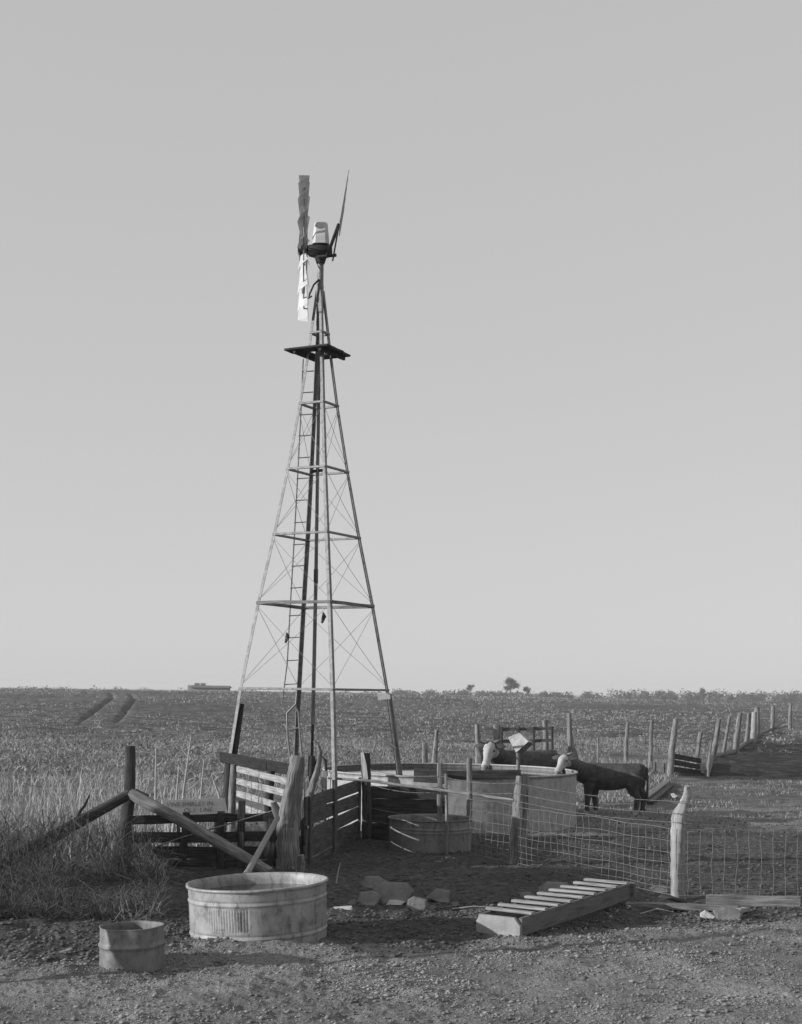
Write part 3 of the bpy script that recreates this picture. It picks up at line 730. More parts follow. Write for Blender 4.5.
m.build('woven_wire', 'wire', wf)
anc2 = [Vector((X(372, 24.2), 24.2, 0)), Vector((X(440, 22.75), 22.65, 0)), Vector((X(516, dB), dB - .12, 0)), Vector((X(678, dA), dA - .1, 0)), Vector((X(848, dA), dA - .02, 0))]
for z in (1.19, 1.04, .93):
    m = MB(); path = []
    for a, b in zip(anc2[:-1], anc2[1:]):
        for i in range(10):
            f = i / 10; p = a.lerp(b, f); path.append(p + Vector((0, 0, z - .05 * math.sin(math.pi * f) + (.0))))
    path.append(anc2[-1] + Vector((0, 0, z)))
    m.tube(path, .0034, 4)
    for i in range(len(path) - 1):
        for q in range(5):
            c = path[i].lerp(path[i + 1], q / 5); v = Vector((random.uniform(-1, 1), random.uniform(-1, 1), random.uniform(-1, 1))).normalized() * .02
            m.tube([c - v, c + v], .0025, 3)
    m.build('barbed_wire', 'wire', wf)
for z in (.55, .35):
    m = MB(); m.tube([anc2[0].lerp(anc2[1], i / 8) + Vector((0, 0, z - .03 * math.sin(math.pi * i / 8))) for i in range(9)], .0045, 4); m.build('barbed_wire', 'wire', wf)

# ------------------------------------------------------------------ slatted rack
def rack():
    FL = G(476, 934); FR = G(520, 938.5); BR = G(629, 907)
    ax = (BR - FR).normalized(); Ln = (BR - FR).length
    sx = Vector((ax.y, -ax.x, 0)); W_ = .47; Hh = .19
    o = FR.copy(); o.z = 0
    t = thing('slatted_rack', o + ax * Ln / 2 - sx * W_ / 2, 'long low wooden rack with crosswise slats lying on the ground', 'rack')
    lift = lambda s_: Vector((0, 0, .02 + .07 * s_ / Ln))
    for k in (0, 1):
        p0 = o - sx * (W_ * k) ; m = MB(); m.bar(p0 + lift(0) + Vector((0, 0, Hh / 2)), p0 + ax * Ln + lift(Ln) + Vector((0, 0, Hh / 2)), .04, Hh, seg=4, jit=.004); m.build('side_board', 'rack', t)
    # front board with clipped corners
    c = o - sx * (W_ / 2) - ax * .02; w2 = W_ / 2 + .02
    pr = [(-w2, .0), (w2, .0), (w2, .12), (w2 - .07, .20), (-w2 + .04, .20), (-w2, .13)]
    m = MB(); m.loft([[c + sx * a + Vector((0, 0, b + .01)) - ax * .025 for a, b in pr], [c + sx * a + Vector((0, 0, b + .01)) + ax * .02 for a, b in pr]], False); m.build('end_board', 'end_paint', t)
    c = o + ax * (Ln + .01) - sx * (W_ / 2); m = MB(); m.bar(c - sx * (w2 + .02) + lift(Ln) + Vector((0, 0, .12)), c + sx * (w2 + .05) + lift(Ln) + Vector((0, 0, .12)), .05, .16); m.build('end_board', 'rack', t)
    for k in range(9):
        s_ = .22 + (Ln - .34) * k / 8; c = o + ax * s_ + lift(s_) + Vector((0, 0, Hh + .017))
        sk = ax * random.uniform(-.03, .03)
        m = MB(); m.bar(c - sx * (W_ + .05) + sk, c + sx * .035, .085, .028); m.build('slat', 'wood_pale', t)
rack()

# ------------------------------------------------------------------ stones and boards on the ground
def rock(px, py, wpx, hpx, seed, flat=False):
    """broken slab: an irregular outline with a chamfered, leaning front face"""
    b = G(px, py); k = b.y / F; w = wpx * k / 2; h = hpx * k; r = random.Random(seed)
    n = r.choice((5, 6, 6, 7)); out = []
    for j in range(n):
        a = 2 * math.pi * (j + r.uniform(-.38, .38)) / n; q = r.uniform(.72, 1.12)
        out.append((math.copysign(abs(math.cos(a)) ** .8, math.cos(a)) * w * q, (math.copysign(abs(math.sin(a)) ** .8, math.sin(a)) * .5 * q + .36) * h))
    cz = .36 * h; dep = max(w * .8, h * .6); lean = r.uniform(.25, .9); sk = r.uniform(-.3, .3)
    def ring(y, sc):
        return [b + Vector((x * sc + sk * y + r.uniform(-.02, .02) * w, y + lean * (z - cz) + r.uniform(-.03, .03) * w, max(-.06, cz + (z - cz) * sc))) for x, z in out]
    m = MB(); m.loft([ring(-dep * .18, .80), ring(-dep * .05, 1.0), ring(dep * .5, 1.03), ring(dep * .85, .75)], False); return m, b
STN = [(352, 905, 12, 6, 'stone', 'small sunk stone between the ribbed tank and the stone heap'),
       (405, 912, 9, 5, 'stone', 'small chip in front of the stone heap'),
       (432, 910, 11, 5, 'stone', 'small flat chip in front of the lone blunt stone'),
(391, 903, 40, 25, 'stone', 'big flat-faced dark stone in the middle of the stone heap'),
       (373, 888, 28, 12, 'stone', 'flat slab on top left of the stone heap'),
       (369, 906, 24, 18, 'stone', 'dark stone at the front left of the stone heap'),
       (378, 889, 6, 6, 'stone_pale', 'tiny white stone perched on the stone heap'),
       (395, 905, 20, 5, 'stone_pale', 'flat white flake at the foot of the stone heap'),
       (416, 911, 24, 16, 'stone', 'angular stone at the right end of the stone heap'),
       (440, 902, 26, 14, 'stone', 'blunt lone stone right of the stone heap'),
       (553, 899, 36, 21, 'stone', 'blunt boulder behind the slatted rack'),
       (527, 899, 17, 8, 'stone', 'low stone half hidden behind the slatted rack'),
       (345, 913, 22, 8, 'stone_pale', 'flat crumbled pale stone right of the ribbed tank'),
       (707, 919, 19, 10, 'stone_pale', 'white broken block beside the boards at right'),
       (727, 919, 32, 14, 'stone', 'grey wedge of rock against the white block'),
       (658, 789, 7, 5, 'stone_pale', 'small white lump by the loose planks behind the cow'),
       (674, 798, 8, 6, 'stone_pale', 'white lump on the yard beyond the bleached kinked post'),
       (405, 846, 20, 5, 'stone_pale', 'pale flat chunk below the dark board wall'),
       (660, 893, 20, 8, 'stone', 'dark stone at the foot of the woven wire fence'),
       (455, 906, 9, 5, 'stone', 'little stone chip beside the lone blunt stone')]
for i, (px_, py_, w_, h_, mt, lb) in enumerate(STN):
    m, b = rock(px_, py_, w_, h_, 30 + i); tag(m.build_at('stone', mt, b), lb, 'stone', 'stones on the yard')
def ground_plank(px0, py0, px1, py1, w, h, mat, label, up=0):
    a = G(px0, py0); b = G(px1, py1); m = MB(); z = Vector((0, 0, h / 2 + .015 + up)); m.bar(a + z, b + z, w, h, seg=4, jit=.01)
    tag(m.build_at('plank', mat, a), label, 'plank', 'loose planks on the ground')
ground_plank(626, 908, 738, 913, .16, .06, 'wood', 'weathered plank lying right of the slatted rack')
ground_plank(706, 906, 800, 909, .05, .13, 'wood', 'thicker plank on edge by the foot of the wire fence')
ground_plank(664, 899, 703, 910, .10, .04, 'wood_dark', 'dark stick of wood at the foot of the bleached kinked post')
ground_plank(735, 915, 745, 912, .12, .05, 'wood_pale', 'short white board end beside the wedge of rock')
ground_plank(641, 804, 666, 785, .2, .1, 'wood', 'longer of two planks lying behind the standing cow')
ground_plank(650, 806, 671, 788, .14, .08, 'wood_dark', 'shorter dark plank beside the one behind the standing cow')
ground_plank(56, 960, 70, 954, .05, .04, 'wood_pale', 'pale stick on the ground left of the cut drum')

# ------------------------------------------------------------------ cattle
def cow(name_label, chest, rump, headpos, muzzle, hgt, gape=1.0):
    fwd = (chest - rump); fwd.z = 0; Lb = fwd.length; fwd.normalize(); side = Vector((-fwd.y, fwd.x, 0)); upv = Vector((0, 0, 1))
    s = hgt / 1.04; sl = Lb / 1.2; mid = (chest + rump) / 2; mid.z = 0
    def W(x, y, z): return mid + fwd * (x * sl) + side * (y * s) + upv * (z * s)
    def ell(x, zc, hh, hw, n=16): return [W(x, hw * math.cos(2 * math.pi * j / n), zc + hh * math.sin(2 * math.pi * j / n)) for j in range(n)]
    m = MB()
    m.loft([ell(*q) for q in ((-.66, .91, .05, .06), (-.63, .88, .13, .15), (-.54, .835, .20, .22), (-.38, .79, .235, .245), (-.15, .755, .265, .28), (.08, .745, .275, .28), (.28, .755, .275, .25), (.44, .775, .26, .22), (.56, .79, .22, .175), (.64, .80, .13, .11))])
    # neck and head
    hp = Vector(headpos); mz = Vector(muzzle); n0 = W(.40, 0, .78); n1 = W(.56, 0, .82); hd = (mz - hp)
    m.tube([n0, n1, n1.lerp(hp, .5) - upv * .02, hp + hd * .1], [.25 * s, .215 * s, .165 * s, .105 * s], 16)
    sdh = hd.normalized().cross(upv)
    if sdh.length < .1: sdh = side
    sdh.normalize(); dph = sdh.cross(hd.normalized()).normalized()
    rr_ = []
    for f, a_, b_ in ((-.16, .04, .05), (-.08, .10, .08), (.04, .118, .10), (.2, .122, .12), (.36, .098, .118), (.52, .076, .10), (.68, .066, .082), (.82, .076, .076), (.94, .078, .068), (1.0, .055, .045)):
        rr_.append([hp + hd * f + sdh * (a_ * .92 * s * math.cos(q)) + dph * (b_ * s * math.sin(q)) for q in [2 * math.pi * j / 14 for j in range(14)]])
    m.loft(rr_)
    for sy in (-1, 1):
        st = .075 * sy
        m.tube([W(.40, .12 * sy, .72), W(.40 + st, .125 * sy, .52), W(.41 + st, .12 * sy, .34), W(.40 + st * 1.2, .12 * sy, .13), W(.41 + st * 1.2, .12 * sy, .07), W(.43 + st * 1.2, .12 * sy, -.01)],
               [.16 * s, .10 * s, .068 * s, .048 * s, .055 * s, .06 * s], 12)
        m.tube([W(-.50, .11 * sy, .78), W(-.46 + st, .13 * sy, .58), W(-.50 + st, .125 * sy, .46), W(-.585 + st, .12 * sy, .36), W(-.56 + st, .12 * sy, .12), W(-.55 + st, .12 * sy, .07), W(-.52 + st, .12 * sy, -.01)],
               [.20 * s, .16 * s, .105 * s, .066 * s, .05 * s, .055 * s, .06 * s], 12)
    m.tube([W(-.62, 0, .95), W(-.69, 0, .93), W(-.715, .0, .75), W(-.71, .01, .5), W(-.70, .01, .36), W(-.70, .01, .26)], [.04 * s, .032 * s, .026 * s, .026 * s, .042 * s, .02 * s], 8)
    o = m.build('tmp', 'hide'); md = o.modifiers.new('r', 'REMESH'); md.mode = 'VOXEL'; md.voxel_size = .018 * s
    md2 = o.modifiers.new('s', 'SMOOTH'); md2.factor = .5; md2.iterations = 2
    bpy.context.view_layer.update(); dg = bpy.context.evaluated_depsgraph_get()
    me = bpy.data.meshes.new_from_object(o.evaluated_get(dg)); bpy.data.objects.remove(o)
    me.materials.clear(); me.materials.append(M['hide']); me.materials.append(M['hide_white'])
    ax = hd.normalized()
    for p in me.polygons:
        c = Vector(p.center); p.use_smooth = True
        tt = (c - hp).dot(ax) / hd.length; rr = ((c - hp) - ax * (c - hp).dot(ax)).length
        nj = .08 * math.sin(c.x * 31 + c.z * 23)
        wh = tt > -.02 + nj and rr < .2 * s and (c - hp).length < hd.length * 1.4
        lz = c.z / s
        if lz < .06 + nj * .2: wh = True
        loc = (c - mid).dot(fwd) / sl
        p.material_index = 1 if wh else 0
    t = thing('cow', mid, name_label, 'cow', 'cattle at the water tank')
    me.transform(Matrix.Translation(-mid)); b = bpy.data.objects.new('body', me); COL.objects.link(b); b.parent = t
    sd = ax.cross(upv)
    if sd.length < .1: sd = side
    sd.normalize(); un = sd.cross(ax).normalized()
    if un.z < 0: un = -un
    for sy in (-1, 1):
        e = MB(); c = hp + sd * (.09 * s * sy) + un * .03 * s
        rings = []
        for f, w, th_ in ((0, .03, .02), (.35, .075, .024), (.7, .065, .018), (1, .012, .008)):
            cc = c + sd * (.19 * s * sy * f) - upv * (.03 * s * f) - ax * (.03 * f * s)
            rings.append([cc + (ax * math.cos(a) * w + un * math.sin(a) * th_) * s for a in [2 * math.pi * j / 8 for j in range(8)]])
        e.loft(rings); e.build('ear', 'hide', t)
        h = MB(); c = hp - ax * .05 * s + sd * (.07 * s * sy) + un * .07 * s
        h.tube([c, c + sd * (.06 * s * sy) + un * .02 * s, c + sd * (.10 * s * sy) + un * .06 * s], [.026 * s, .018 * s, .006 * s], 8); h.build('horn', 'horn', t)
        y = MB(); c = hp + ax * (.3 * hd.length) + sd * (.104 * s * sy) + un * .055 * s
        y.lathe([(.001, -.02 * s), (.015 * s, -.013 * s), (.02 * s, 0), (.015 * s, .013 * s), (.001, .02 * s)], c, 10); y.build('eye', 'steel_dark', t)
    nz = MB(); c = hp + hd * 1.0
    nz.tube([c - ax * .05 * s, c + ax * .012 * s, c + ax * .03 * s], [.062 * s, .052 * s, .02 * s], 10); nz.build('muzzle', 'horn', t)
chestB = Vector((X(583, 30.3), 30.3, 0)); rumpB = Vector((X(643, 30.2), 30.2, 0))
hB = P(565, 758.5, 29.0); mB = P(557, 773, 28.7)
cow('dark white-faced cow standing side-on with its head over the right rim of the wide tank', chestB, rumpB, hB, mB, 1.08)
chestA = Vector((X(503, 31.3), 31.4, 0)); rumpA = Vector((X(556, 32.1), 32.2, 0))
hA = P(490, 747, 30.75); mA = P(485, 768, 30.2)
cow('dark white-faced cow facing the viewer, head down over the far rim of the tank', chestA, rumpA, hA, mA, 1.27)

# ------------------------------------------------------------------ back pen: gate, posts, far fence
dG = 44.0
bg = thing('pole_gate', (X(527, dG), dG, 0), 'dark slim-barred gate standing behind the drinking cattle', 'gate')
for y_ in (729, 741, 752, 764):
    m = MB(); m.bar(P(500, y_ + .5, dG), P(553, y_ - .5, dG), .04, .10, seg=3, jit=.01); m.build('rail', 'board', bg)
for x_ in (502, 519, 534, 552.5):
    m = MB(); m.bar(P(x_, 772, dG - .06), P(x_, 726.5, dG - .06), .05, .06, up=(1, 0, 0)); m.build('upright', 'wood_dark', bg)
m = MB(); m.bar(P(480, 745, dG), P(500, 744.5, dG), .05, .2); tag(m.build_at('plank', 'wood_dark', P(490, 745, dG)), 'dark plank spanning the two posts left of the slim-barred gate', 'plank')
post('corral_post', 'gnarled post behind the facing cow, left of the slim-barred gate', 'post', [(479, 776), (479, 755), (478, 740), (477, 724)], 44, [7, 7.5, 6, 5], 'bark', jit=.3)
post('corral_post', 'flat-topped post at the left side of the slim-barred gate', 'post', [(497, 776), (497, 725)], 44.2, [7, 7], 'wood', jit=.08)
post('corral_post', 'pale rounded post behind the right end of the slim-barred gate', 'post', [(545, 775), (546, 745), (545, 720)], 46, [6, 5.5, 6], 'bark', jit=.2)
post('corral_post', 'tall dark knotty post behind the side-on cow, with a bulge low down', 'post', [(573, 774), (573, 758), (571, 746), (570, 735), (569, 713)], 45, [9, 10, 6, 5, 4], 'bark', jit=.3)
post('corral_post', 'thin pale short stake behind the back of the side-on cow', 'post', [(598, 770), (598, 738)], 47, [2, 2], 'wood')
ff = thing('pasture_fence', G(672, 775), 'irregular post fence with low boards along the far right of the yard', 'fence')
FP = [((626, 765), (626, 745), (628, 722), 4.0), ((650, 769), (651, 745), (652, 720), 4.2), ((670, 776), (672, 750), (676, 719), 6.0), ((695, 771), (698, 750), (701, 732), 5),
      ((708, 776), (709, 760), (711, 743), 3.2), ((712, 760), (716, 740), (719, 719), 5), ((723, 757), (726, 738), (730, 716), 3.6), ((735, 754), (737, 735), (740, 713), 5.5),
      ((746, 745), (748, 730), (749, 713), 4.6), ((753, 742), (754, 728), (754.5, 712), 5.5), ((757, 737), (757, 722), (757, 707), 6), ((772, 731), (773, 718), (773, 706), 4), ((790, 726), (790, 714), (791, 704), 3.5)]
bases = []
for b_, m_, t_, w_ in FP:
    dd = min(gd(*b_), 95); bases.append(P(b_[0], b_[1], dd))
    mm, _ = post_mb([b_, m_, t_], dd, [w_ * 1.1, w_, w_ * .85], 8, .2); mm.build('post', 'wood_pale' if b_[0] in (753,) else 'bark', ff)
for z in (.5, .95, 1.35):
    m = MB(); m.tube([p + Vector((0, 0, z)) for p in bases if True], .005, 4); m.build('wire', 'wire', ff)
for (a, ya), (b, yb), d0, d1 in (((672, 755.5), (701, 761), 45, 47), ((672, 762), (700, 767), 45, 47), ((672, 769), (700, 772.5), 45, 47)):
    m = MB(); m.bar(P(a, ya, d0 - .1), P(b, yb, d1 - .1), .04, .16, seg=3, jit=.01); m.build('board', 'wood_dark', ff)
m = MB(); m.bar(P(650, 765.5, 48), P(672, 769.5, 45.1), .05, .3, seg=3, jit=.01); m.build('board', 'board', ff)
for i in range(4, len(bases) - 1):
    a, b = bases[i], bases[i + 1]
    m = MB(); m.tube([a + Vector((0, .1, .1)), a.lerp(b, .5) + Vector((0, .1, .12)), b + Vector((0, .1, .1))], [.1, .12, .1], 8, .2); m.build('base_log', 'bark', ff)

# ------------------------------------------------------------------ out of view at left: shed and post added to cast shadows
def shed():
    x0, x1, y0, y1, h0, h1 = -12.6, -9.2, 13.8, 17.0, 3.0, 3.4
    t = thing('shade_shed', ((x0 + x1) / 2, (y0 + y1) / 2, 0), 'low unseen lean-to board shed added left of the yard to shade it', 'shed')
    def wall(a, b, za, zb):
        m = MB(); n = int((Vector(b) - Vector(a)).length / .2)
        for i in range(n):
            f0 = i / n; f1 = (i + .96) / n; p = Vector(a).lerp(Vector(b), (f0 + f1) / 2); h = za + (zb - za) * (f0 + f1) / 2
            m.bar(p, p + Vector((0, 0, h)), .02, .19, up=Vector(b) - Vector(a))
        m.build('wall', 'wood', t)
    wall((x1, y0, 0), (x1, y1, 0), h1, h1); wall((x0, y0, 0), (x0, y1, 0), h0, h0); wall((x0, y0, 0), (x1, y0, 0), h0, h1); wall((x0, y1, 0), (x1, y1, 0), h0, h1)
    m = MB(); m.bar(Vector((x0 - .2, (y0 + y1) / 2, h0 + .06)), Vector((x1 + .15, (y0 + y1) / 2, h1 + .1)), y1 - y0 + .3, .05); m.build('roof', 'roof', t)
shed()
m = MB(); m.tube([Vector((-4.85, 11.6, -.15)), Vector((-5.2, 11.89, .9)), Vector((-5.73, 12.32, 2.6)), Vector((-5.85, 12.42, 2.95))], [.055, .05, .045, .04], 9, .1)  # unseen post, added and leaned so its shadow crosses the foreground
tag(m.build_at('shadow_post', 'bark', Vector((-4.9, 11.65, 0))), 'tall thin unseen post added at the left to cast a foreground shadow', 'post')

# ------------------------------------------------------------------ vegetation
def scatter_px(n, x0, x1, d0, d1, pw=1.0):
    d = d0 + (d1 - d0) * rng.random(n) ** pw; px = rng.uniform(x0, x1, n)
    x = (px - CX) / F * d; y = d
    return np.stack([x, y, rise(x, y) - .02], 1)
# dry weeds left
lst = []
b = scatter_px(2300, -60, 232, 21.2, 34); dens = fbm(b[:, 0] * 1.1, b[:, 1] * .9, 90, 3); b = b[dens > .47]
n = len(b); h = rng.uniform(.3, 1.05, n) * (.5 + .7 * fbm(b[:, 0] * .9, b[:, 1] * .9, 91, 2)); h *= np.where((b[:, 0] / b[:, 1] > -.16), .6, 1.1)
ln = rng.normal(0, .15, (n, 2)); lst.append(blades(b, h, ln, rng.uniform(.006, .016, n)))
for f in (.45, .6, .75, .9):      # side twigs
    k = rng.random(n) < .55; bb = b[k] + np.stack([ln[k, 0] * f * .8, ln[k, 1] * f * .8, h[k] * f], 1); nk = len(bb)
    lst.append(blades(bb, rng.uniform(.02, .22, nk), rng.normal(0, .13, (nk, 2)), rng.uniform(.005, .011, nk)))
b = scatter_px(4500, -60, 232, 20.8, 38); b = b[fbm(b[:, 0] * 1.3, b[:, 1] * 1.1, 96, 3) > .48]; n = len(b)
lst.append(blades(b, rng.uniform(.08, .42, n), rng.normal(0, .2, (n, 2)), rng.uniform(.005, .013, n)))
tag(soup('dry_weeds', *merge(lst), 'weed'), 'mass of pale dead weed stems behind the dark board fence', 'weeds', None, 'stuff')
# matted grass bank left of the tank
b = scatter_px(6500, -60, 180, 15.6, 19.9); k = fbm(b[:, 0] * .9, b[:, 1] * .9, 92, 3); b = b[(k > .30) & (b[:, 0] < -.118 * b[:, 1] - .75)]
n = len(b); bank = .78 * np.exp(-((b[:, 1] - 18.6) / 1.6) ** 2) * smooth(-2.6, -3.8, b[:, 0]); b[:, 2] += rng.random(n) * bank
lst = [blades(b, rng.uniform(.1, .4, n), rng.normal(0, .28, (n, 2)) + np.array([.06, -.16]), rng.uniform(.005, .012, n), .5)]
k = rng.random(n) < .3; bb = b[k]; nk = len(bb); lst.append(blades(bb + np.array([0, 0, .1]), rng.uniform(-.25, .35, nk), rng.normal(0, .42, (nk, 2)), rng.uniform(.006, .013, nk), .3))
tag(soup('dead_grass', *merge(lst), 'brush'), 'matted bank of dead grass at the foot of the leaning round post', 'grass', None, 'stuff')
# tall dry grass strip behind the pen
b = scatter_px(60000, -80, 900, 33.5, 80, 1.2); k = fbm(b[:, 0] * .35, b[:, 1] * .35, 93, 3)
keep = (k > .38) & ((b[:, 0] > -.09 * b[:, 1]) | (rng.random(len(b)) < .25)) & ~((b[:, 0] > 8.7 + (b[:, 1] - 45) * .29) & (b[:, 1] < 80))
b = b[keep]; n = len(b)
tag(soup('dry_grass', *blades(b, rng.uniform(.08, .36, n) * (.3 + fbm(b[:, 0] * .2, b[:, 1] * .2, 94, 2)), rng.normal(0, .12, (n, 2)), rng.uniform(.008, .022, n)), 'grass'), 'tall dry grass along the edge of the field behind the pen', 'grass', None, 'stuff')
# corn stubble in rows
b = np.repeat(np.concatenate([scatter_px(26000, -80, 900, 62, 300, 1.5), scatter_px(5000, -80, 420, 38, 66)]), 3, 0)
b[:, :2] += rng.normal(0, .09, (len(b), 2))
b[:, 1] = np.round((b[:, 1] + .12 * b[:, 0]) / 1.9) * 1.9 - .12 * b[:, 0] + np.repeat(rng.normal(0, .55, len(b) // 3), 3); b[:, 2] = rise(b[:, 0], b[:, 1]) - .02
kk = np.repeat(fbm(b[::3, 0] * .05, b[::3, 1] * .022, 99, 3) + rng.uniform(-.16, .16, len(b) // 3), 3); b = b[kk > .46]
for r in RUTS:
    dd = seg_dist(b[:, 0], b[:, 1], [tuple(G(*q)[:2]) for q in r]); b = b[dd > .7]
n = len(b)
tag(soup('corn_stubble', *blades(b, rng.uniform(.05, .2, n) * (.55 + b[:, 1] / 260), rng.normal(0, .14, (n, 2)), rng.uniform(.035, .075, n) * (.5 + b[:, 1] / 160)), 'stubble'), 'rows of cut stalks and litter over the tilled field', 'stubble', None, 'stuff')
# loose clods and gravel
def clods(name, b, r_, mat, label):
    n = len(b); O = np.array([[1, 0, 0], [0, 1, 0], [-1, 0, 0], [0, -1, 0], [0, 0, .8], [0, 0, -.5]], float)
    FF = np.array([[0, 1, 4], [1, 2, 4], [2, 3, 4], [3, 0, 4], [1, 0, 5], [2, 1, 5], [3, 2, 5], [0, 3, 5]])
    a = rng.uniform(0, 6.28, n); ca, sa = np.cos(a), np.sin(a)
    V = O[None] * (r_[:, None, None]) * rng.uniform(.55, 1.35, (n, 6, 1)) * np.array([1, 1, .75])
    Vx = V[..., 0] * ca[:, None] - V[..., 1] * sa[:, None]; Vy = V[..., 0] * sa[:, None] + V[..., 1] * ca[:, None]
    W_ = np.stack([Vx + b[:, 0:1], Vy + b[:, 1:2], V[..., 2] + b[:, 2:3] + r_[:, None] * .2], -1).reshape(-1, 3)
    Fc = (FF[None] + (np.arange(n) * 6)[:, None, None]).reshape(-1, 3)
    tag(soup(name, W_, Fc, mat), label, 'soil', None, 'stuff')
b = scatter_px(85000, -120, 920, 10.2, 17.5, .8); kk = fbm(b[:, 0] * .9, b[:, 1] * .9, 98, 3)
b = b[rng.random(len(b)) < .75 * smooth(.3, .62, kk) + .2]
def mudline(b): return 14.2 + .42 * np.maximum(0, b[:, 0] - .3) + (fbm(b[:, 0] * .9, b[:, 1] * .9, 5, 3) - .5) * 1.6 - 1.1 * smooth(-1.9, -2.6, b[:, 0])
inmud = b[:, 1] > mudline(b) + rng.normal(0, .12, len(b)); bmud = b[inmud]; bmud = bmud[rng.random(len(bmud)) < .45]; b = b[~inmud]; n = len(b); b[:, 2] = near_relief(b[:, 0], b[:, 1])
clods('loose_clods', b, .004 + .013 * rng.random(n) ** 2.4 + .026 * (rng.random(n) ** 18), 'clod', 'loose clods and gravel strewn over the pale foreground earth')
b = np.concatenate([scatter_px(15000, 60, 920, 17, 30, 1.0), bmud]); n = len(b); b[:, 2] = near_relief(b[:, 0], b[:, 1]) - .004
clods('mud_clods', b, .008 + .036 * rng.random(n) ** 4.0, 'mudclod', 'dark clods of dried mud over the trampled yard')
b = scatter_px(1500, -120, 920, 10.4, 17.0); n = len(b); b[:, 2] = near_relief(b[:, 0], b[:, 1]) + .01
tag(soup('straw', *blades(b, rng.uniform(.0, .02, n), rng.normal(0, .07, (n, 2)), rng.uniform(.004, .009, n)), 'weed'), 'bits of straw scattered over the foreground earth', 'straw', None, 'stuff')
for q in range(4):
    px_, py_ = [(336, 886), (452, 909), (640, 914), (470, 905)][q]; a = G(px_, py_); m = MB(); dx = [(.05, .3), (.5, .05), (.4, .1), (.35, -.1)][q]
    m.tube([a, a + Vector((dx[0] * .5, .02, dx[1] * .6)), a + Vector((dx[0], .05, dx[1] if q == 0 else .02))], [.010, .008, .004], 5, .2)
    tag(m.build_at('twig', 'weed', a), ['bent dry twig sticking up right of the ribbed tank', 'thin stick lying right of the lone blunt stone', 'thin stick lying along the plank right of the slatted rack', 'thin stick lying in front of the boulder by the slatted rack'][q], 'twig', 'dry twigs on the yard')
# yard tufts right
b = scatter_px(9000, 560, 900, 29, 43); k = fbm(b[:, 0] * .8, b[:, 1] * .8, 95, 3); b = b[(k > .5)]; n = len(b)
tag(soup('yard_grass', *blades(b, rng.uniform(.03, .13, n), rng.normal(0, .06, (n, 2)), rng.uniform(.008, .02, n)), 'grass'), 'short trampled grass tufts on the yard beyond the wire fence', 'grass', None, 'stuff')
# single tall stalks
def stalk(px, py, top, d, label, branches):
    base = Vector((X(px, d), d, 0)); tp = P(px + top[0], top[1], d); m = MB()
    mid = base.lerp(tp, .5) + Vector((random.uniform(-.04, .04), 0, 0))
    m.tube([base, mid, tp], [.028, .021, .010], 6, .2)
    for f, dx, dz in branches:
        p = base.lerp(mid, f * 2) if f < .5 else mid.lerp(tp, f * 2 - 1); m.tube([p, p + Vector((dx * .5, 0, dz * .4)), p + Vector((dx, 0, dz))], [.012, .009, .004], 5)
    tag(m.build_at('weed_stalk', 'weed', base), label, 'weed stalk', 'tall dead weed stalks')
stalk(183, 800, (8, 737), 22.5, 'tallest branching dead stalk above the lettered board', [(.45, -.16, .22), (.6, .28, .16), (.66, -.14, .2), (.74, .17, .16), (.82, -.1, .14), (.5, .34, .3), (.88, .13, .1), (.94, -.07, .08)])
stalk(159, 800, (-3, 748), 22.8, 'straight dead stalk with twigs at the top, left above the lettered board', [(.4, -.12, .2), (.55, .12, .15), (.68, -.14, .16), (.8, .12, .14), (.9, -.08, .06)])
stalk(172, 800, (7, 765), 22.2, 'short forked dead stalk just left of the tallest one', [(.55, .12, .12), (.7, -.08, .1)])
stalk(199, 800, (5, 760), 22.4, 'thin bent dead stalk at the right above the lettered board', [(.6, .16, .16), (.75, -.06, .1)])
post('branch', 'thin dark slanting branch in the weeds above the left brace pole', 'branch', [(72, 826), (80, 812), (86, 803), (89, 795)], 20.6, [2, 3, 2.5, 1.5], 'bark_dark')

def tree(px, base_py, top_py, wpx, d, label, dens=700, group='trees on the skyline'):
    base = P(px, base_py, d); k = d / F
    H = (base_py - top_py) * k; Wd = wpx * k / 2
    t = thing('tree', base, label, 'tree', group)
    m = MB(); m.tube([base, base + Vector((.05 * H, 0, H * .35)), base + Vector((0, 0, H * .8))], [H * .035, H * .025, H * .008], 7, .1)
    ends = []
    for i in range(9):
        a = random.uniform(0, 6.28); z0 = random.uniform(.2, .6); e = base + Vector((math.cos(a) * Wd * random.uniform(.5, .95), math.sin(a) * Wd * .8, H * random.uniform(.5, .98)))
        s_ = base + Vector((0, 0, H * z0)); m.tube([s_, s_.lerp(e, .5) + Vector((0, 0, H * .05)), e], [H * .015, H * .009, H * .003], 5); ends.append(e); ends.append(s_.lerp(e, .6))
    m.build('trunk', 'trunk', t)
    V = []; Fc = []
    cl = []
    for i in range(16):
        v = rng.normal(0, 1, 3); v /= np.linalg.norm(v); v *= rng.uniform(.45, 1)
        cl.append(np.array(base) + np.array([v[0] * Wd * .8, v[1] * Wd * .8, H * (.60 + .34 * v[2])]))
    for i in range(int(dens * 2.6)):
        c = cl[rng.integers(16)] + rng.normal(0, 1, 3) * np.array([Wd * .14, Wd * .14, H * .06])
        q = rng.normal(0, 1, (3, 3)) * H * .024; o = len(V); V.extend((c + q).tolist()); Fc.append((o, o + 1, o + 2))
    V = np.array(V) - np.array(base); o = soup('crown', V, Fc, 'leaf'); o.parent = t
tree(470, 694, 684, 12, 520, 'small round tree on the skyline, left of the larger pair')
tree(510, 695, 677.5, 23, 520, 'largest spreading tree on the skyline', 1100)
tree(527, 695.5, 685, 10, 520, 'small tree close to the right of the largest skyline tree')
tree(492, 695, 690, 9, 520, 'low bush just left of the largest skyline tree', 300)
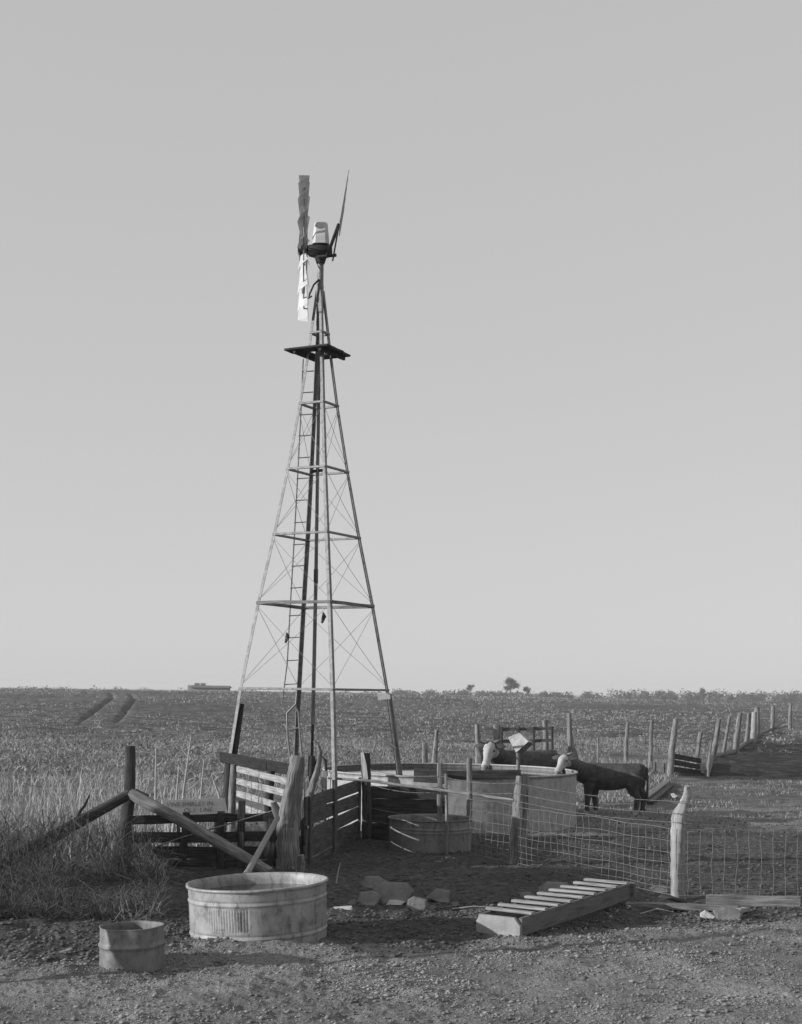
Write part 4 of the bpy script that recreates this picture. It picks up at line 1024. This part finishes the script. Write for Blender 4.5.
for px_, tp, w_, lb in ((627, 690.5, 9, 'bushy low tree at the left end of the skyline wood'), (702, 687.5, 9, 'tallest tree of the skyline wood with a forked top'), (709, 690, 12, 'wide bushy tree touching the forked skyline tree'), (764, 691, 13, 'rounded tree near the right end of the skyline wood')):
    tree(px_, 703, tp, w_, 640, lb, 500)
V = []; Fc = []
def crown(px_, d, top, wpx, n):
    y0 = 692.0 + .0131 * (px_ - CX) + 6.5
    ctr = np.array(P(px_, y0, d)); k = d / F; Hh = (top + 6.5) * k; w = wpx * k / 2
    for i in range(n):
        v = rng.normal(0, 1, 3); v /= np.linalg.norm(v); v *= rng.random() ** .33
        lump = 1 + .22 * math.sin(v[0] * 5 + px_) * math.sin(v[2] * 6 + px_ * 2)
        c = ctr + np.array([v[0] * w * lump, v[1] * w, abs(v[2]) ** .8 * Hh * lump]); q = rng.normal(0, .34, (3, 3)); o = len(V); V.extend((c + q).tolist()); Fc.append((o, o + 1, o + 2))
for i in range(170):
    px_ = random.uniform(555, 1010) if i < 130 else random.uniform(395, 560)
    big = random.random() ** 2
    tp = (2.2 + 4.2 * big) * (1 if px_ > 600 else .45)
    crown(px_, random.uniform(620, 740), tp, random.uniform(7, 15) + 5 * big, 330)
for i in range(60): crown(random.uniform(-150, 400), random.uniform(640, 720), random.uniform(.2, 1.2), random.uniform(10, 24), 90)
tag(soup('wood', np.array(V), np.array(Fc), 'leaf'), 'long low belt of far woodland along the right skyline', 'wood', None, 'stuff')

# far farm building on the left skyline
def farm():
    d = 320; k = d / F; c = Vector((X(211, d), d, gz(X(211, d), d))); W_ = 36 * k; t = thing('farm_building', c, 'long low farm building with two roof vents on the left skyline', 'building')
    m = MB(); m.bar(c + Vector((-W_ / 2, 0, .3)), c + Vector((W_ / 2, 0, .3)), 5, 1.1); m.build('wall', 'wall', t)
    m = MB(); rg = []
    for x_ in (-W_ / 2 - .4, W_ / 2 + .4): rg.append([c + Vector((x_, -3, .8)), c + Vector((x_ * .96, 0, 1.3)), c + Vector((x_, 3, .8))])
    m.loft(rg, False); rf = m.build('roof', 'roof', t)
    for px_ in (197, 203):
        p = Vector((X(px_, d), d, c.z)); m = MB(); m.bar(p + Vector((-.5, 0, 1.35)), p + Vector((.5, 0, 1.35)), .9, .9); m.build('roof_vent', 'roof', rf)
    m = MB(); m.bar(c + Vector((-W_ * .5 - 1.2, 2, .5)), c + Vector((-W_ * .36, 2, .5)), 4, 1.7); m.build('annex', 'wall', t)
farm()

# ------------------------------------------------------------------ air
def haze():
    m = bpy.data.materials.new('pale air'); m.use_nodes = True; nt = m.node_tree
    nt.nodes.remove(nt.nodes['Principled BSDF'])
    v = nt.nodes.new('ShaderNodeVolumePrincipled'); v.inputs['Color'].default_value = g(.9); v.inputs['Density'].default_value = .0004
    nt.links.new(v.outputs[0], nt.nodes['Material Output'].inputs['Volume'])
    b = 6100; z0, z1 = -2.4, 12.5
    V = [(x, y, z) for z in (z0, z1) for x, y in ((-b, -b), (b, -b), (b, b), (-b, b))]
    me = bpy.data.meshes.new('haze'); me.from_pydata(V, [], [(3, 2, 1, 0), (4, 5, 6, 7), (0, 1, 5, 4), (1, 2, 6, 5), (2, 3, 7, 6), (3, 0, 4, 7)]); me.materials.append(m); me.update()
    o = bpy.data.objects.new('haze', me); COL.objects.link(o); tag(o, 'thin pale air over the far fields', 'haze', None, 'stuff')
haze()

# ------------------------------------------------------------------ light, sky, camera
w = bpy.data.worlds.new('World'); S.world = w; w.use_nodes = True; nt = w.node_tree
sky = nt.nodes.new('ShaderNodeTexSky'); sky.sky_type = 'NISHITA'; sky.sun_disc = False
sky.sun_elevation = SUN_EL; sky.sun_rotation = R(-90) - SUN_AZ; sky.altitude = 300; sky.air_density = 1.0; sky.dust_density = .6; sky.ozone_density = 1
bw = nt.nodes.new('ShaderNodeRGBToBW'); nt.links.new(sky.outputs[0], bw.inputs[0])
bgd = nt.nodes['Background']; 
pw = nt.nodes.new('ShaderNodeMath'); pw.operation = 'POWER'; nt.links.new(bw.outputs[0], pw.inputs[0]); pw.inputs[1].default_value = .19
mu = nt.nodes.new('ShaderNodeMath'); mu.operation = 'MULTIPLY'; nt.links.new(pw.outputs[0], mu.inputs[0]); mu.inputs[1].default_value = 3.85
nt.links.new(mu.outputs[0], bgd.inputs[0]); bgd.inputs[1].default_value = .12
sl = bpy.data.lights.new('sun', 'SUN'); sl.energy = 5.0; sl.angle = R(.5); sl.color = (1, 1, 1)
so = bpy.data.objects.new('sun', sl); COL.objects.link(so)
trav = Vector((math.cos(SUN_EL) * math.cos(SUN_AZ), math.cos(SUN_EL) * math.sin(SUN_AZ), -math.sin(SUN_EL)))
so.rotation_euler = trav.to_track_quat('-Z', 'Y').to_euler(); so.location = (-30, 5, 20)
cam = bpy.data.cameras.new('camera'); co = bpy.data.objects.new('camera', cam); COL.objects.link(co)
cam.sensor_fit = 'VERTICAL'; cam.sensor_height = 36; cam.lens = F / 1024 * 36; cam.shift_y = (CY - 512) / 1024; cam.clip_end = 9000; cam.clip_start = .1
fw = Vector((0, 1, 0))
co.matrix_world = Matrix((RV, UV_, -fw)).transposed().to_4x4() ; co.location = CAM
S.camera = co
S.render.engine = 'CYCLES'; S.render.resolution_x = 802; S.render.resolution_y = 1024
vs = S.view_settings; vs.view_transform = 'Standard'; vs.look = 'None'; vs.gamma = 1; vs.use_curve_mapping = False; vs.exposure = 0.0
